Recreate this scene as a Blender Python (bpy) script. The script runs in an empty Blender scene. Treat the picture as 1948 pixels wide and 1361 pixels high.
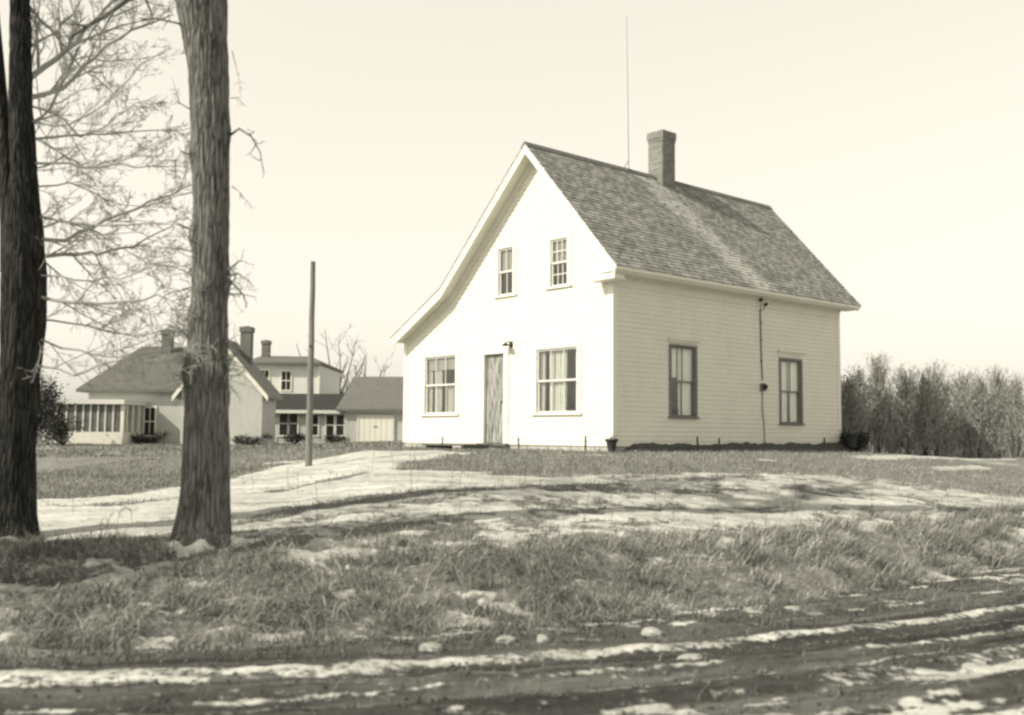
import bpy, bmesh, math, random
import numpy as np
from mathutils import Vector, Matrix

random.seed(7)
RNG = np.random.default_rng(11)
SC = bpy.context.scene

# ------------------------------------------------------------------ camera
F, PITCH, ROLL, CAMZ = 1954.65, 0.0752, -0.0077, 1.6
CXP, CYP = 974.0, 680.5
sp, cp, sr, cr = math.sin(PITCH), math.cos(PITCH), math.sin(ROLL), math.cos(ROLL)
R0, U0, F0 = Vector((1, 0, 0)), Vector((0, -sp, cp)), Vector((0, cp, sp))
AR = R0 * cr - U0 * sr
AU = R0 * sr + U0 * cr
cam_data = bpy.data.cameras.new('camera')
cam = bpy.data.objects.new('camera', cam_data)
SC.collection.objects.link(cam)
cam_data.sensor_width = 36
cam_data.lens = 36 * F / 1948
cam_data.clip_end = 3000
cam_data.dof.use_dof = True
cam_data.dof.focus_distance = 25
cam_data.dof.aperture_fstop = 1.3
M = Matrix((AR, AU, -F0)).transposed().to_4x4()
M.translation = Vector((0, 0, CAMZ))
cam.matrix_world = M
SC.camera = cam

# ------------------------------------------------------------------ sun, sky, exposure
SUN = Vector((math.sin(math.radians(-117)) * .799, math.cos(math.radians(-117)) * .799, .602)).normalized()
el = math.asin(SUN.z)
world = bpy.data.worlds.new("World")
SC.world = world
world.use_nodes = True
wn = world.node_tree
wn.nodes.clear()
sky = wn.nodes.new('ShaderNodeTexSky')
sky.sky_type = 'NISHITA'
sky.sun_disc = False
sky.sun_elevation = el
sky.sun_rotation = math.atan2(SUN.x, SUN.y)
sky.air_density = 1.0
sky.dust_density = 4.0
sky.ozone_density = 1.0
bw = wn.nodes.new('ShaderNodeRGBToBW')
pw = wn.nodes.new('ShaderNodeMath'); pw.operation = 'POWER'; pw.inputs[1].default_value = 0.35
ml = wn.nodes.new('ShaderNodeVectorMath'); ml.operation = 'SCALE'
ml.inputs[0].default_value = (1.0, 0.94, 0.81)
bg = wn.nodes.new('ShaderNodeBackground'); bg.inputs['Strength'].default_value = 0.15
SKY_GAIN = 3.98
gain = wn.nodes.new('ShaderNodeMath'); gain.operation = 'MULTIPLY'; gain.inputs[1].default_value = SKY_GAIN
out = wn.nodes.new('ShaderNodeOutputWorld')
L = wn.links.new
# the dome overhead is deeper than the bright milky band above the horizon
gc = wn.nodes.new('ShaderNodeTexCoord'); gs = wn.nodes.new('ShaderNodeSeparateXYZ'); gm = wn.nodes.new('ShaderNodeMapRange')
gm.interpolation_type = 'SMOOTHSTEP'
gm.inputs[1].default_value = .42; gm.inputs[2].default_value = .8; gm.inputs[3].default_value = 1; gm.inputs[4].default_value = .28
g2_ = wn.nodes.new('ShaderNodeMath'); g2_.operation = 'MULTIPLY'
L(gc.outputs['Generated'], gs.inputs[0]); L(gs.outputs[2], gm.inputs[0]); L(gm.outputs[0], g2_.inputs[0]); L(gain.outputs[0], g2_.inputs[1])
L(sky.outputs[0], bw.inputs[0]); L(bw.outputs[0], pw.inputs[0]); L(pw.outputs[0], gain.inputs[0])
L(g2_.outputs[0], ml.inputs['Scale']); L(ml.outputs[0], bg.inputs[0]); L(bg.outputs[0], out.inputs[0])

sd = bpy.data.lights.new('sun', 'SUN')
sd.energy = 3.9
sd.angle = math.radians(0.6)
sd.color = (1.0, 0.92, 0.79)
so = bpy.data.objects.new('sun', sd)
SC.collection.objects.link(so)
so.rotation_euler = SUN.to_track_quat('Z', 'Y').to_euler()
SC.view_settings.view_transform = 'Standard'
SC.view_settings.look = 'None'
SC.view_settings.exposure = 0.32
SC.view_settings.gamma = 1
SC.render.filter_size = 2.0
SC.cycles.filter_width = 2.6
SC.cycles.max_bounces = 6
SC.cycles.transparent_max_bounces = 12

# ------------------------------------------------------------------ numpy noise
def _h(ix, iy, seed):
    n = (ix.astype(np.int64) * 374761393 + iy.astype(np.int64) * 668265263 + seed * 1442695041) & 0x7fffffff
    n = ((n ^ (n >> 13)) * 1274126177) & 0x7fffffff
    n = n ^ (n >> 16)
    return (n & 0xffff) / 65535.0
def vn(x, y, seed=0):
    x = np.asarray(x, float); y = np.asarray(y, float)
    ix = np.floor(x); iy = np.floor(y); fx = x - ix; fy = y - iy
    fx = fx * fx * (3 - 2 * fx); fy = fy * fy * (3 - 2 * fy)
    a = _h(ix, iy, seed); b = _h(ix + 1, iy, seed); c = _h(ix, iy + 1, seed); d = _h(ix + 1, iy + 1, seed)
    return (a * (1 - fx) + b * fx) * (1 - fy) + (c * (1 - fx) + d * fx) * fy
def fbm(x, y, seed=0, o=4):
    s = 0; a = 1; t = 0
    for k in range(o):
        s = s + a * vn(x * 2 ** k + 13.7 * k, y * 2 ** k - 7.1 * k, seed + k); t += a; a *= .55
    return s / t
def sstep(a, b, x):
    t = np.clip((x - a) / (b - a), 0, 1)
    return t * t * (3 - 2 * t)

# ------------------------------------------------------------------ picture measurements -> points of the place
def ray(px, py):
    r2 = (px - CXP) / F; u2 = (CYP - py) / F
    r = r2 * cr + u2 * sr; u = -r2 * sr + u2 * cr
    return np.array([r, cp - u * sp, sp + u * cp])
def at(px, py, d):
    v = ray(px, py); t = d / v[1]
    return np.array([v[0] * t, d, CAMZ + v[2] * t])
def atz(px, py, z):
    v = ray(px, py); t = (z - CAMZ) / v[2]
    return v * t + np.array([0, 0, CAMZ])
def quad(pts):
    A = np.array([[1, p[0], p[0] ** 2] for p in pts]); return np.linalg.lstsq(A, np.array([p[1] for p in pts]), rcond=None)[0]
CR_ = quad([atz(*p, 0.0) for p in ((0, 1283), (470, 1278), (900, 1255), (1400, 1212), (1870, 1165))])
CD_ = quad([atz(*p, 0.02) for p in ((60, 1215), (400, 1222), (750, 1195), (1100, 1172), (1500, 1120), (1870, 1078))])
def qeval(c, x):
    lo, hi = -9.0, 6.5
    xc = np.clip(x, lo, hi)
    v = c[0] + c[1] * xc + c[2] * xc ** 2
    return v + (x - xc) * (c[1] + 2 * c[2] * xc) * np.where(x > xc, .8, .3)
def yroad(x): return qeval(CR_, x)
def yditch(x): return np.maximum(qeval(CD_, x), yroad(x) + .45)
def terrain(x, y, fine=True):
    x = np.asarray(x, float); y = np.asarray(y, float)
    e = y - yditch(x)
    w = 1.7 + np.clip(-x, 0, 4) * .3
    hb = .34
    bank = hb * sstep(0, 1, e / w)
    Ls = 9.6 + 9 * sstep(-1.5, -6.5, x)
    t = np.clip((e - w * .8) / Ls, 0, 1)
    t = 1 - (1 - t) ** 1.35
    top = 1.235 - .27 * sstep(7.5, 15, x) - .25 * sstep(-4, -12, x)
    z = bank + (top - hb) * t
    z = z - .06 * np.exp(-(e / .35) ** 2)
    far = sstep(90, 300, y)
    z = z * (1 - far) + far * .6
    z = z + (fbm(x * .35, y * .35, 3, 3) - .5) * .16 * sstep(-.3, 1.5, e) * (1 - .8 * sstep(17, 21, y))
    if fine:
        z = z + (fbm(x * 3.1, y * 3.1, 5, 3) - .5) * (.05 + .10 * sstep(0, .5, e) * (1 - sstep(w, w + 1.2, e)))
        q = y - yroad(x)
        z = z + .025 * np.sin(q * 9 + 2 * vn(x * .4, y * .4, 9)) * (1 - sstep(-.2, .3, q))
    return z
def T(x, y): return float(terrain(np.array([x]), np.array([y]))[0])
def ground(px, py):
    v = ray(px, py); t = 4.0
    while t < 300:
        p = v * t
        if CAMZ + p[2] <= float(terrain(np.array([p[0]]), np.array([p[1]]), False)[0]): break
        t *= 1.003
    return np.array([p[0], p[1]])

# ------------------------------------------------------------------ mesh helpers
def link(o): SC.collection.objects.link(o); return o
def tag(o, label=None, cat=None, group=None, kind=None):
    if label: o['label'] = label
    if cat: o['category'] = cat
    if group: o['group'] = group
    if kind: o['kind'] = kind
    return o
def empty(name, loc=(0, 0, 0), rz=0, label=None, cat=None, group=None):
    o = bpy.data.objects.new(name, None); o.location = loc; o.rotation_euler = (0, 0, rz)
    o.empty_display_size = .2
    link(o); return tag(o, label, cat, group)
class MB:
    def __init__(s): s.v = []; s.f = []; s.mi = []
    def add(s, vs, fs, m=0):
        b = len(s.v); s.v += [tuple(map(float, p)) for p in vs]; s.f += [tuple(i + b for i in f) for f in fs]; s.mi += [m] * len(fs)
    def hexa(s, p, m=0):  # 8 pts: bottom 4, top 4
        s.add(p, [(3, 2, 1, 0), (4, 5, 6, 7), (0, 1, 5, 4), (1, 2, 6, 5), (2, 3, 7, 6), (3, 0, 4, 7)], m)
    def box(s, x0, x1, y0, y1, z0, z1, m=0):
        s.hexa([(x0, y0, z0), (x1, y0, z0), (x1, y1, z0), (x0, y1, z0), (x0, y0, z1), (x1, y0, z1), (x1, y1, z1), (x0, y1, z1)], m)
    def prism(s, poly, a, b, axis='y', m=0):
        n = len(poly)
        mk = {'y': lambda p, t: (p[0], t, p[1]), 'x': lambda p, t: (t, p[0], p[1]), 'z': lambda p, t: (p[0], p[1], t)}[axis]
        s.add([mk(p, a) for p in poly] + [mk(p, b) for p in poly],
              [tuple(range(n)), tuple(range(2 * n - 1, n - 1, -1))] + [(i, (i + 1) % n, (i + 1) % n + n, i + n) for i in range(n)], m)
    def tube(s, pts, rad, n=6, m=0, cap=True):
        base = len(s.v); rings = []
        pts = [Vector(p) for p in pts]
        up = Vector((.13, .21, 1))
        for i, p in enumerate(pts):
            d = (pts[min(i + 1, len(pts) - 1)] - pts[max(i - 1, 0)])
            if d.length < 1e-9: d = Vector((0, 0, 1))
            d.normalize()
            a = d.cross(up if abs(d.dot(up.normalized())) < .95 else Vector((1, 0, 0))).normalized(); b = d.cross(a)
            r = rad[i]
            s.v += [tuple(p + (a * math.cos(2 * math.pi * k / n) + b * math.sin(2 * math.pi * k / n)) * r) for k in range(n)]
            rings.append(base + i * n)
        for i in range(len(pts) - 1):
            for k in range(n):
                k2 = (k + 1) % n
                s.f.append((rings[i] + k, rings[i] + k2, rings[i + 1] + k2, rings[i + 1] + k)); s.mi.append(m)
        if cap and n > 2:
            s.f.append(tuple(rings[0] + k for k in range(n))); s.f.append(tuple(rings[-1] + k for k in reversed(range(n)))); s.mi += [m, m]
    def lathe(s, prof, n=20, c=(0, 0), m=0):
        base = len(s.v)
        for r, z in prof:
            s.v += [(c[0] + r * math.cos(2 * math.pi * k / n), c[1] + r * math.sin(2 * math.pi * k / n), z) for k in range(n)]
        for i in range(len(prof) - 1):
            for k in range(n):
                k2 = (k + 1) % n
                s.f.append((base + i * n + k, base + i * n + k2, base + (i + 1) * n + k2, base + (i + 1) * n + k)); s.mi.append(m)
    def build(s, name, mat, parent=None, smooth=False, recalc=True):
        me = bpy.data.meshes.new(name); me.from_pydata(s.v, [], s.f)
        mats = mat if isinstance(mat, (list, tuple)) else [mat]
        for q in mats: me.materials.append(q)
        if len(mats) > 1: me.polygons.foreach_set('material_index', s.mi)
        if recalc:
            bm = bmesh.new(); bm.from_mesh(me); bmesh.ops.recalc_face_normals(bm, faces=bm.faces); bm.to_mesh(me); bm.free()
        if smooth: me.polygons.foreach_set('use_smooth', [True] * len(me.polygons))
        o = link(bpy.data.objects.new(name, me))
        if parent is not None: o.parent = parent
        return o
def np_mesh(name, V, loops, sizes, mat, attrs=None, smooth=False):
    me = bpy.data.meshes.new(name)
    me.vertices.add(len(V)); me.vertices.foreach_set('co', np.ascontiguousarray(V, dtype=np.float32).ravel())
    me.loops.add(len(loops)); me.loops.foreach_set('vertex_index', loops.astype(np.int32))
    starts = np.concatenate([[0], np.cumsum(sizes)[:-1]]).astype(np.int32)
    me.polygons.add(len(sizes)); me.polygons.foreach_set('loop_start', starts); me.polygons.foreach_set('loop_total', sizes.astype(np.int32))
    if smooth: me.polygons.foreach_set('use_smooth', np.ones(len(sizes), bool))
    for k, a in (attrs or {}).items():
        at_ = me.attributes.new(k, 'FLOAT', 'POINT'); at_.data.foreach_set('value', a.astype(np.float32).ravel())
    me.update(); me.validate()
    me.materials.append(mat)
    return link(bpy.data.objects.new(name, me))

# ------------------------------------------------------------------ materials
def G(v, t=0.0):  # near grey, olive in the darks like the print
    return (v * (.98 + t), v * 1.0, v * (.93 - t), 1)
class Mat:
    def __init__(s, name, col=.5, rough=.8, spec=.3):
        s.m = bpy.data.materials.new(name); s.m.use_nodes = True
        s.t = s.m.node_tree; s.b = s.t.nodes['Principled BSDF']
        s.b.inputs['Base Color'].default_value = G(col); s.b.inputs['Roughness'].default_value = rough
        s.b.inputs['Specular IOR Level'].default_value = spec
        s.tc = None
    def n(s, typ, **k):
        x = s.t.nodes.new('ShaderNode' + typ)
        for a, b in k.items(): setattr(x, a, b)
        return x
    def l(s, a, b): s.t.links.new(a, b)
    def coord(s, scale=(1, 1, 1), kind='Object'):
        tc = s.n('TexCoord'); mp = s.n('Mapping'); mp.inputs['Scale'].default_value = scale
        s.l(tc.outputs[kind], mp.inputs[0]); return mp.outputs[0]
    def noise(s, vec, scale=5, detail=5, rough=.6):
        x = s.n('TexNoise'); x.inputs['Scale'].default_value = scale; x.inputs['Detail'].default_value = detail; x.inputs['Roughness'].default_value = rough
        s.l(vec, x.inputs['Vector']); return x.outputs['Fac']
    def ramp(s, fac, stops):
        r = s.n('ValToRGB'); e = r.color_ramp.elements
        while len(e) > 1: e.remove(e[-1])
        e[0].position = stops[0][0]; e[0].color = G(stops[0][1])
        for p, v in stops[1:]:
            q = e.new(p); q.color = G(v)
        s.l(fac, r.inputs[0]); return r.outputs[0]
    def math(s, op, a, b=None, clamp=False):
        x = s.n('Math', operation=op, use_clamp=clamp)
        for i, q in enumerate((a, b)):
            if q is None: continue
            if isinstance(q, (int, float)): x.inputs[i].default_value = q
            else: s.l(q, x.inputs[i])
        return x.outputs[0]
    def mix(s, fac, a, b, blend='MIX'):
        x = s.n('Mix', data_type='RGBA', blend_type=blend)
        if isinstance(fac, (int, float)): x.inputs[0].default_value = fac
        else: s.l(fac, x.inputs[0])
        for i, q in ((6, a), (7, b)):
            if isinstance(q, tuple): x.inputs[i].default_value = q
            else: s.l(q, x.inputs[i])
        return x.outputs[2]
    def color(s, o): s.l(o, s.b.inputs['Base Color'])
    def bump(s, h, strength=.3, dist=.02):
        b = s.n('Bump'); b.inputs['Strength'].default_value = strength; b.inputs['Distance'].default_value = dist
        s.l(h, b.inputs['Height']); s.l(b.outputs[0], s.b.inputs['Normal'])
def noisy(name, lo, hi, scale=6, rough=.85, bump=.3, dist=.01, stretch=(1, 1, 1), spec=.25):
    m = Mat(name, lo, rough, spec); v = m.coord(stretch)
    f = m.noise(v, scale, 6, .65)
    m.color(m.ramp(f, [(.3, lo), (.7, hi)]))
    if bump: m.bump(f, bump, dist)
    return m.m

def paint_mat(name, lo, hi, warm=0.0):
    m = Mat(name, hi, .6, .3)
    a = m.noise(m.coord((1, 1, 1)), 1.3, 6, .7)
    b = m.noise(m.coord((9, 9, .7)), 2.2, 5, .6)
    c = m.noise(m.coord((1, 1, 14)), 3, 3, .6)
    x = m.math('ADD', m.math('MULTIPLY', a, .4), m.math('ADD', m.math('MULTIPLY', b, .35), m.math('MULTIPLY', c, .25)))
    m.color(m.mix(1.0, m.ramp(x, [(.36, lo), (.5, (lo + hi) / 2 + .02), (.62, hi)]), (1, 1 - warm * .35, 1 - warm, 1), 'MULTIPLY'))
    m.bump(m.noise(m.coord((3, 3, 40)), 8, 3), .15, .003)
    return m.m
WHITE = paint_mat('white_clapboard_paint', .68, .80, .08)
TRIM = paint_mat('white_trim_paint', .72, .82, .08)
FARWHITE = paint_mat('far_white_paint', .60, .72)
FARGREY = paint_mat('grey_clapboard_paint', .42, .54)
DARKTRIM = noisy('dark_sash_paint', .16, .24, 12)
MUNTIN = noisy('white_sash_paint', .60, .75, 12)
BLACK = noisy('black_iron', .02, .04, 20, .6)
STONE = noisy('foundation_stone', .25, .55, 5, .9, .6, .03)
DSTONE = noisy('grey_stone', .22, .42, 5, .9, .6, .02)
POLEM = noisy('weathered_pole_wood', .14, .26, 6, .9, .5, .02, (6, 6, .5))
STAKE = noisy('stake_wood', .06, .12, 12)
PLANK = noisy('plank_wood', .08, .2, 8, .9, .4, .01, (1, 5, 5))
SOIL = noisy('dark_banking', .05, .12, 7, .95, .8, .03)
WIRE = noisy('wire', .12, .15, 10, .6, 0)
INSIDE = noisy('room_plaster', .25, .3, 3, .9, 0)
INDARK = noisy('dark_interior', .03, .05, 3, .9, 0)
FARROOF = noisy('grey_roofing', .13, .2, 2.5, .9, .3, .03, (1, 1, 6))
FARROOFD = noisy('dark_roofing', .035, .06, 3, .9, .3, .03, (1, 1, 6))
FARROOFM = noisy('mid_roofing', .11, .17, 2.5, .9, .3, .03, (1, 1, 6))

def brick_mat(name, lo, hi, mortar):
    m = Mat(name, lo, .9, .2)
    tc = m.n('TexCoord'); sx = m.n('SeparateXYZ'); m.l(tc.outputs['Object'], sx.inputs[0])
    cb = m.n('CombineXYZ'); m.l(m.math('ADD', sx.outputs[0], sx.outputs[1]), cb.inputs[0]); m.l(sx.outputs[2], cb.inputs[1])
    b = m.n('TexBrick'); m.l(cb.outputs[0], b.inputs['Vector'])
    b.inputs['Scale'].default_value = 1; b.inputs['Brick Width'].default_value = .21; b.inputs['Row Height'].default_value = .075
    b.inputs['Mortar Size'].default_value = .008
    b.inputs['Color1'].default_value = G(lo); b.inputs['Color2'].default_value = G(hi); b.inputs['Mortar'].default_value = G(mortar)
    n = m.noise(m.coord(), 4, 5)
    m.color(m.mix(.5, b.outputs[0], m.ramp(n, [(.3, lo), (.7, hi)])))
    m.bump(b.outputs['Fac'], -.5, .01)
    return m.m
BRICK = brick_mat('chimney_brick', .13, .27, .36)
FARBRICK = brick_mat('far_chimney_brick', .1, .2, .25)

def glass_mat():
    m = bpy.data.materials.new('window_glass'); m.use_nodes = True; t = m.node_tree; t.nodes.clear()
    o = t.nodes.new('ShaderNodeOutputMaterial'); mx = t.nodes.new('ShaderNodeMixShader')
    tr = t.nodes.new('ShaderNodeBsdfTransparent'); tr.inputs[0].default_value = (.95, .96, .94, 1)
    gl = t.nodes.new('ShaderNodeBsdfGlossy'); gl.inputs['Roughness'].default_value = .03; gl.inputs[0].default_value = (.9, .9, .85, 1)
    lw = t.nodes.new('ShaderNodeLayerWeight'); lw.inputs[0].default_value = .5; fp = t.nodes.new('ShaderNodeMath'); fp.operation = 'POWER'; fp.inputs[1].default_value = 3; fr = t.nodes.new('ShaderNodeMath'); fr.operation = 'MULTIPLY_ADD'; fr.inputs[1].default_value = .75; fr.inputs[2].default_value = .09; t.links.new(lw.outputs['Facing'], fp.inputs[0]); t.links.new(fp.outputs[0], fr.inputs[0])
    no = t.nodes.new('ShaderNodeTexNoise'); no.inputs['Scale'].default_value = 3.0
    tc = t.nodes.new('ShaderNodeTexCoord'); t.links.new(tc.outputs['Object'], no.inputs['Vector'])
    bp = t.nodes.new('ShaderNodeBump'); bp.inputs['Strength'].default_value = .25; bp.inputs['Distance'].default_value = .02
    t.links.new(no.outputs['Fac'], bp.inputs['Height']); t.links.new(bp.outputs[0], gl.inputs['Normal'])
    t.links.new(fr.outputs[0], mx.inputs[0]); t.links.new(tr.outputs[0], mx.inputs[1]); t.links.new(gl.outputs[0], mx.inputs[2])
    t.links.new(mx.outputs[0], o.inputs[0]); return m
GLASS = glass_mat()
m_ = Mat('curtain_cloth', .7, .9, .1); m_.color(m_.ramp(m_.noise(m_.coord((8, 8, 1)), 4), [(.3, .42), (.7, .62)])); CURTAIN = m_.m
m_ = Mat('lightened_curtain_cloth', .85, .9, .1); m_.color(m_.ramp(m_.noise(m_.coord((8, 8, 1)), 4), [(.3, .82), (.7, .92)])); CURTAIN_LIGHTENED = m_.m  # same curtains as the front, colour lightened to make up for the side wall's shade
m_ = Mat('roller_blind', .5, .9, .1); m_.color(m_.ramp(m_.noise(m_.coord((1, 1, 4)), 4), [(.3, .22), (.7, .30)])); BLIND = m_.m

def shingle_mat():
    m = Mat('cedar_shingles', .3, .9, .15)
    g = m.n('NewGeometry'); ri = g.outputs['Random Per Island']
    tc = m.n('TexCoord'); sx = m.n('SeparateXYZ'); m.l(tc.outputs['Object'], sx.inputs[0])
    big = m.noise(m.coord(), .9, 6, .65)
    mid = m.noise(m.coord((1, 1, 1)), 5, 4, .7)
    x = m.math('ADD', m.math('MULTIPLY', ri, .42), m.math('ADD', m.math('MULTIPLY', big, .44), m.math('MULTIPLY', mid, .14)))
    base = m.ramp(x, [(.28, .22), (.45, .29), (.6, .36), (.75, .43)])
    # pale weathered streak washed down from the chimney
    wob = m.math('MULTIPLY', m.math('SUBTRACT', m.noise(m.coord(), 1.6, 3), .5), .9)
    d = m.math('SUBTRACT', sx.outputs[1], m.math('ADD', 4.0, m.math('MULTIPLY', m.math('ADD', sx.outputs[0], 2.2), .42)))
    d = m.math('ABSOLUTE', m.math('ADD', d, wob))
    st = m.n('MapRange', interpolation_type='SMOOTHSTEP'); m.l(d, st.inputs[0])
    st.inputs[1].default_value = .15; st.inputs[2].default_value = .75; st.inputs[3].default_value = .8; st.inputs[4].default_value = 0
    side = m.math('GREATER_THAN', sx.outputs[0], -2.54)
    fac = m.math('MULTIPLY', st.outputs[0], m.math('MULTIPLY', side, m.math('ADD', .35, ri), True))
    m.color(m.mix(fac, base, m.ramp(mid, [(.3, .50), (.7, .68)])))
    m.bump(m.noise(m.coord((1, 1, 1)), 60, 3), .2, .004)
    return m.m
SHINGLE = shingle_mat()

def door_mat():
    m = Mat('weathered_door_boards', .15, .8)
    f = m.noise(m.coord((11, 1, .8)), 2.2, 6, .7)
    m.color(m.ramp(f, [(.38, .07), (.46, .18), (.54, .36), (.64, .52)])); m.bump(f, .3, .005)
    return m.m
DOORM = door_mat()

def bark_mat(name, lo, hi, sc=1.0):
    m = Mat(name, lo, .95, .1)
    v = m.coord((9 * sc, 9 * sc, 1.7 * sc)); f = m.noise(v, 2.2, 7, .7)
    b = m.noise(m.coord(), 1.7, 4); g = m.noise(m.coord((1, 1, .6)), 9, 4)
    x = m.math('ADD', m.math('MULTIPLY', f, .6), m.math('ADD', m.math('MULTIPLY', b, .22), m.math('MULTIPLY', g, .18)))
    vo = m.n('TexVoronoi', feature='DISTANCE_TO_EDGE'); vo.inputs['Scale'].default_value = 1.0
    wv = m.n('VectorMath', operation='ADD'); nz = m.n('TexNoise'); nz.inputs['Scale'].default_value = 3; m.l(m.coord(), nz.inputs['Vector'])
    ws = m.n('VectorMath', operation='SCALE'); ws.inputs['Scale'].default_value = 1.6; m.l(nz.outputs['Color'], ws.inputs[0])
    m.l(m.coord((24 * sc, 24 * sc, 2.4 * sc)), wv.inputs[0]); m.l(ws.outputs[0], wv.inputs[1]); m.l(wv.outputs[0], vo.inputs['Vector'])
    pl = m.math('MINIMUM', m.math('MULTIPLY', vo.outputs['Distance'], 3.2), 1)
    x = m.math('ADD', m.math('MULTIPLY', x, .8), m.math('MULTIPLY', pl, .16))
    m.color(m.ramp(x, [(.36, lo * .55), (.5, (lo + hi) / 2), (.64, hi)])); m.bump(m.math('ADD', x, m.math('MULTIPLY', pl, .35)), .9, .04)
    return m.m
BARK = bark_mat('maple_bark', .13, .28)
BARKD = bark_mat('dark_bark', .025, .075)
TWIG = noisy('twigs', .14, .24, 4, .9, 0)
FARTWIG = noisy('far_twigs', .12, .18, 4, .9, 0)
def foliage_mat(name, lo, hi):
    m = Mat(name, lo, .9, .1); g = m.n('NewGeometry'); n = m.noise(m.coord(), 1.1, 3)
    x = m.math('ADD', m.math('MULTIPLY', g.outputs['Random Per Island'], .5), m.math('MULTIPLY', n, .5))
    m.color(m.ramp(x, [(.25, lo), (.75, hi)])); return m.m
EVERG = foliage_mat('evergreen_foliage', .03, .09)
HEDGE = foliage_mat('hazed_brushy_twigs', .22, .40)  # twig colour lightened to stand in for haze over the row

def snow_shade(m, vec):
    return m.ramp(m.noise(vec, 1.2, 5), [(.3, .70), (.7, .84)])
def ground_mat():
    m = Mat('winter_ground', .2, .95, .12)
    v = m.coord((1, 1, 1))
    def attr(nm):
        a = m.n('Attribute'); a.attribute_name = nm; return a.outputs['Fac']
    n1 = m.noise(v, 1.6, 8, .7); n2 = m.noise(v, 14, 5, .7); n3 = m.noise(v, .5, 3); n4 = m.noise(m.coord((1.6, 4.5, 1)), 1.7, 6, .65)
    gx = m.math('ADD', m.math('MULTIPLY', n1, .45), m.math('ADD', m.math('MULTIPLY', n2, .4), m.math('MULTIPLY', n3, .15)))
    grass = m.ramp(gx, [(.34, .09), (.47, .18), (.58, .30), (.7, .42)])
    mud = m.ramp(m.math('ADD', m.math('MULTIPLY', gx, .5), m.math('MULTIPLY', attr('track'), .5)), [(.36, .03), (.5, .07), (.64, .15)])
    base = m.mix(attr('mud'), grass, mud)
    lawn = m.ramp(gx, [(.34, .14), (.5, .23), (.66, .34)])
    base = m.mix(attr('lawn'), base, lawn)
    mp5 = m.n('Mapping'); mp5.inputs['Rotation'].default_value = (0, 0, math.radians(-62)); mp5.inputs['Scale'].default_value = (.35, 2.6, 1); m.l(m.n('TexCoord').outputs['Object'], mp5.inputs[0])
    n5 = m.noise(mp5.outputs[0], 1.5, 5, .6)
    sn = m.ramp(m.math('ADD', m.math('MULTIPLY', gx, .5), m.math('MULTIPLY', n5, .5)), [(.36, .30), (.47, .50), (.58, .68)])
    fac = m.math('ADD', attr('snow'), m.math('ADD', m.math('MULTIPLY', m.math('SUBTRACT', n2, .5), 2.2), m.math('MULTIPLY', m.math('SUBTRACT', n4, .5), 2.2)))
    mr = m.n('MapRange', interpolation_type='SMOOTHSTEP'); m.l(fac, mr.inputs[0]); mr.inputs[1].default_value = .25; mr.inputs[2].default_value = .80
    m.color(m.mix(mr.outputs[0], base, sn))
    h = m.math('ADD', m.math('MULTIPLY', n2, .5), m.math('MULTIPLY', mr.outputs[0], .25))
    m.bump(h, .5, .05)
    return m.m
GROUND = ground_mat()
m_ = Mat('dead_grass', .25, .9, .15)
g_ = m_.n('NewGeometry'); big_ = m_.noise(m_.coord(), 2.1, 4, .7)
m_.color(m_.ramp(m_.math('ADD', m_.math('MULTIPLY', g_.outputs['Random Per Island'], .40), m_.math('MULTIPLY', big_, .60)), [(.28, .07), (.42, .24), (.56, .46), (.78, .68)]))
GRASSM = m_.m
m_ = Mat('snow', .8, .8, .2); m_.color(snow_shade(m_, m_.coord())); m_.bump(m_.noise(m_.coord(), 12, 4), .4, .02); SNOW = m_.m

# ------------------------------------------------------------------ snow cover of the ground
def seg_dist(x, y, pts):
    best = np.full(x.shape, 1e9); hw = np.zeros(x.shape)
    for (a, wa), (b, wb) in zip(pts[:-1], pts[1:]):
        dx, dy = b[0] - a[0], b[1] - a[1]; q = dx * dx + dy * dy + 1e-9
        t = np.clip(((x - a[0]) * dx + (y - a[1]) * dy) / q, 0, 1)
        d = np.hypot(x - a[0] - t * dx, y - a[1] - t * dy); w = wa + (wb - wa) * t
        s = d - w; k = s < best; best = np.where(k, s, best)
    return best
def stroke(pairs): return [(ground(px, py), w) for px, py, w in pairs]
SNOW_ON = [
    stroke([(-150, 985, 1.7), (100, 985, 1.8), (330, 968, 2.1), (520, 935, 2.0), (640, 905, 2.0), (740, 880, 2.2)]),
    stroke([(700, 875, 1.8), (760, 862, 1.5), (800, 860, .7)]),
    stroke([(640, 930, .6), (760, 918, .75), (900, 914, .6), (1060, 913, .45), (1130, 912, .22)]),
    stroke([(800, 866, .4), (900, 872, .25), (960, 873, .1)]),
    stroke([(440, 992, .22), (540, 975, .2), (640, 962, .12)]),
    stroke([(437, 1010, .12), (560, 985, .18), (760, 953, .16), (960, 932, .12), (1180, 914, .1), (1420, 902, .12)]),
    stroke([(440, 1020, .08), (600, 1000, .12), (760, 972, .16)]),
    stroke([(520, 882, .25), (565, 880, .25)]), stroke([(1454, 876, .14), (1468, 876, .14)]),
    stroke([(480, 905, .12), (500, 900, .15)]),
    stroke([(560, 1068, .12), (650, 1055, .16), (760, 1048, .12), (850, 1035, .08)]),
    stroke([(1480, 985, .3), (1440, 1000, .2), (1500, 990, .15)]),
    stroke([(1385, 1030, .12), (1375, 1045, .12)]), stroke([(1300, 1166, .07), (1365, 1164, .07)]),
    stroke([(1640, 1010, .12), (1700, 995, .16)]), stroke([(1760, 985, .14), (1800, 983, .1)]),
    stroke([(350, 1032, .09), (372, 1048, .14), (395, 1040, .08)]),
    stroke([(1640, 872, .35), (1900, 874, .6)]), stroke([(1790, 893, .25), (1870, 890, .3)]),
    stroke([(-100, 1128, .12), (160, 1120, .14), (330, 1070, .1)]),
    stroke([(1080, 1112, .06), (1100, 1108, .06)]),
]
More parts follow.
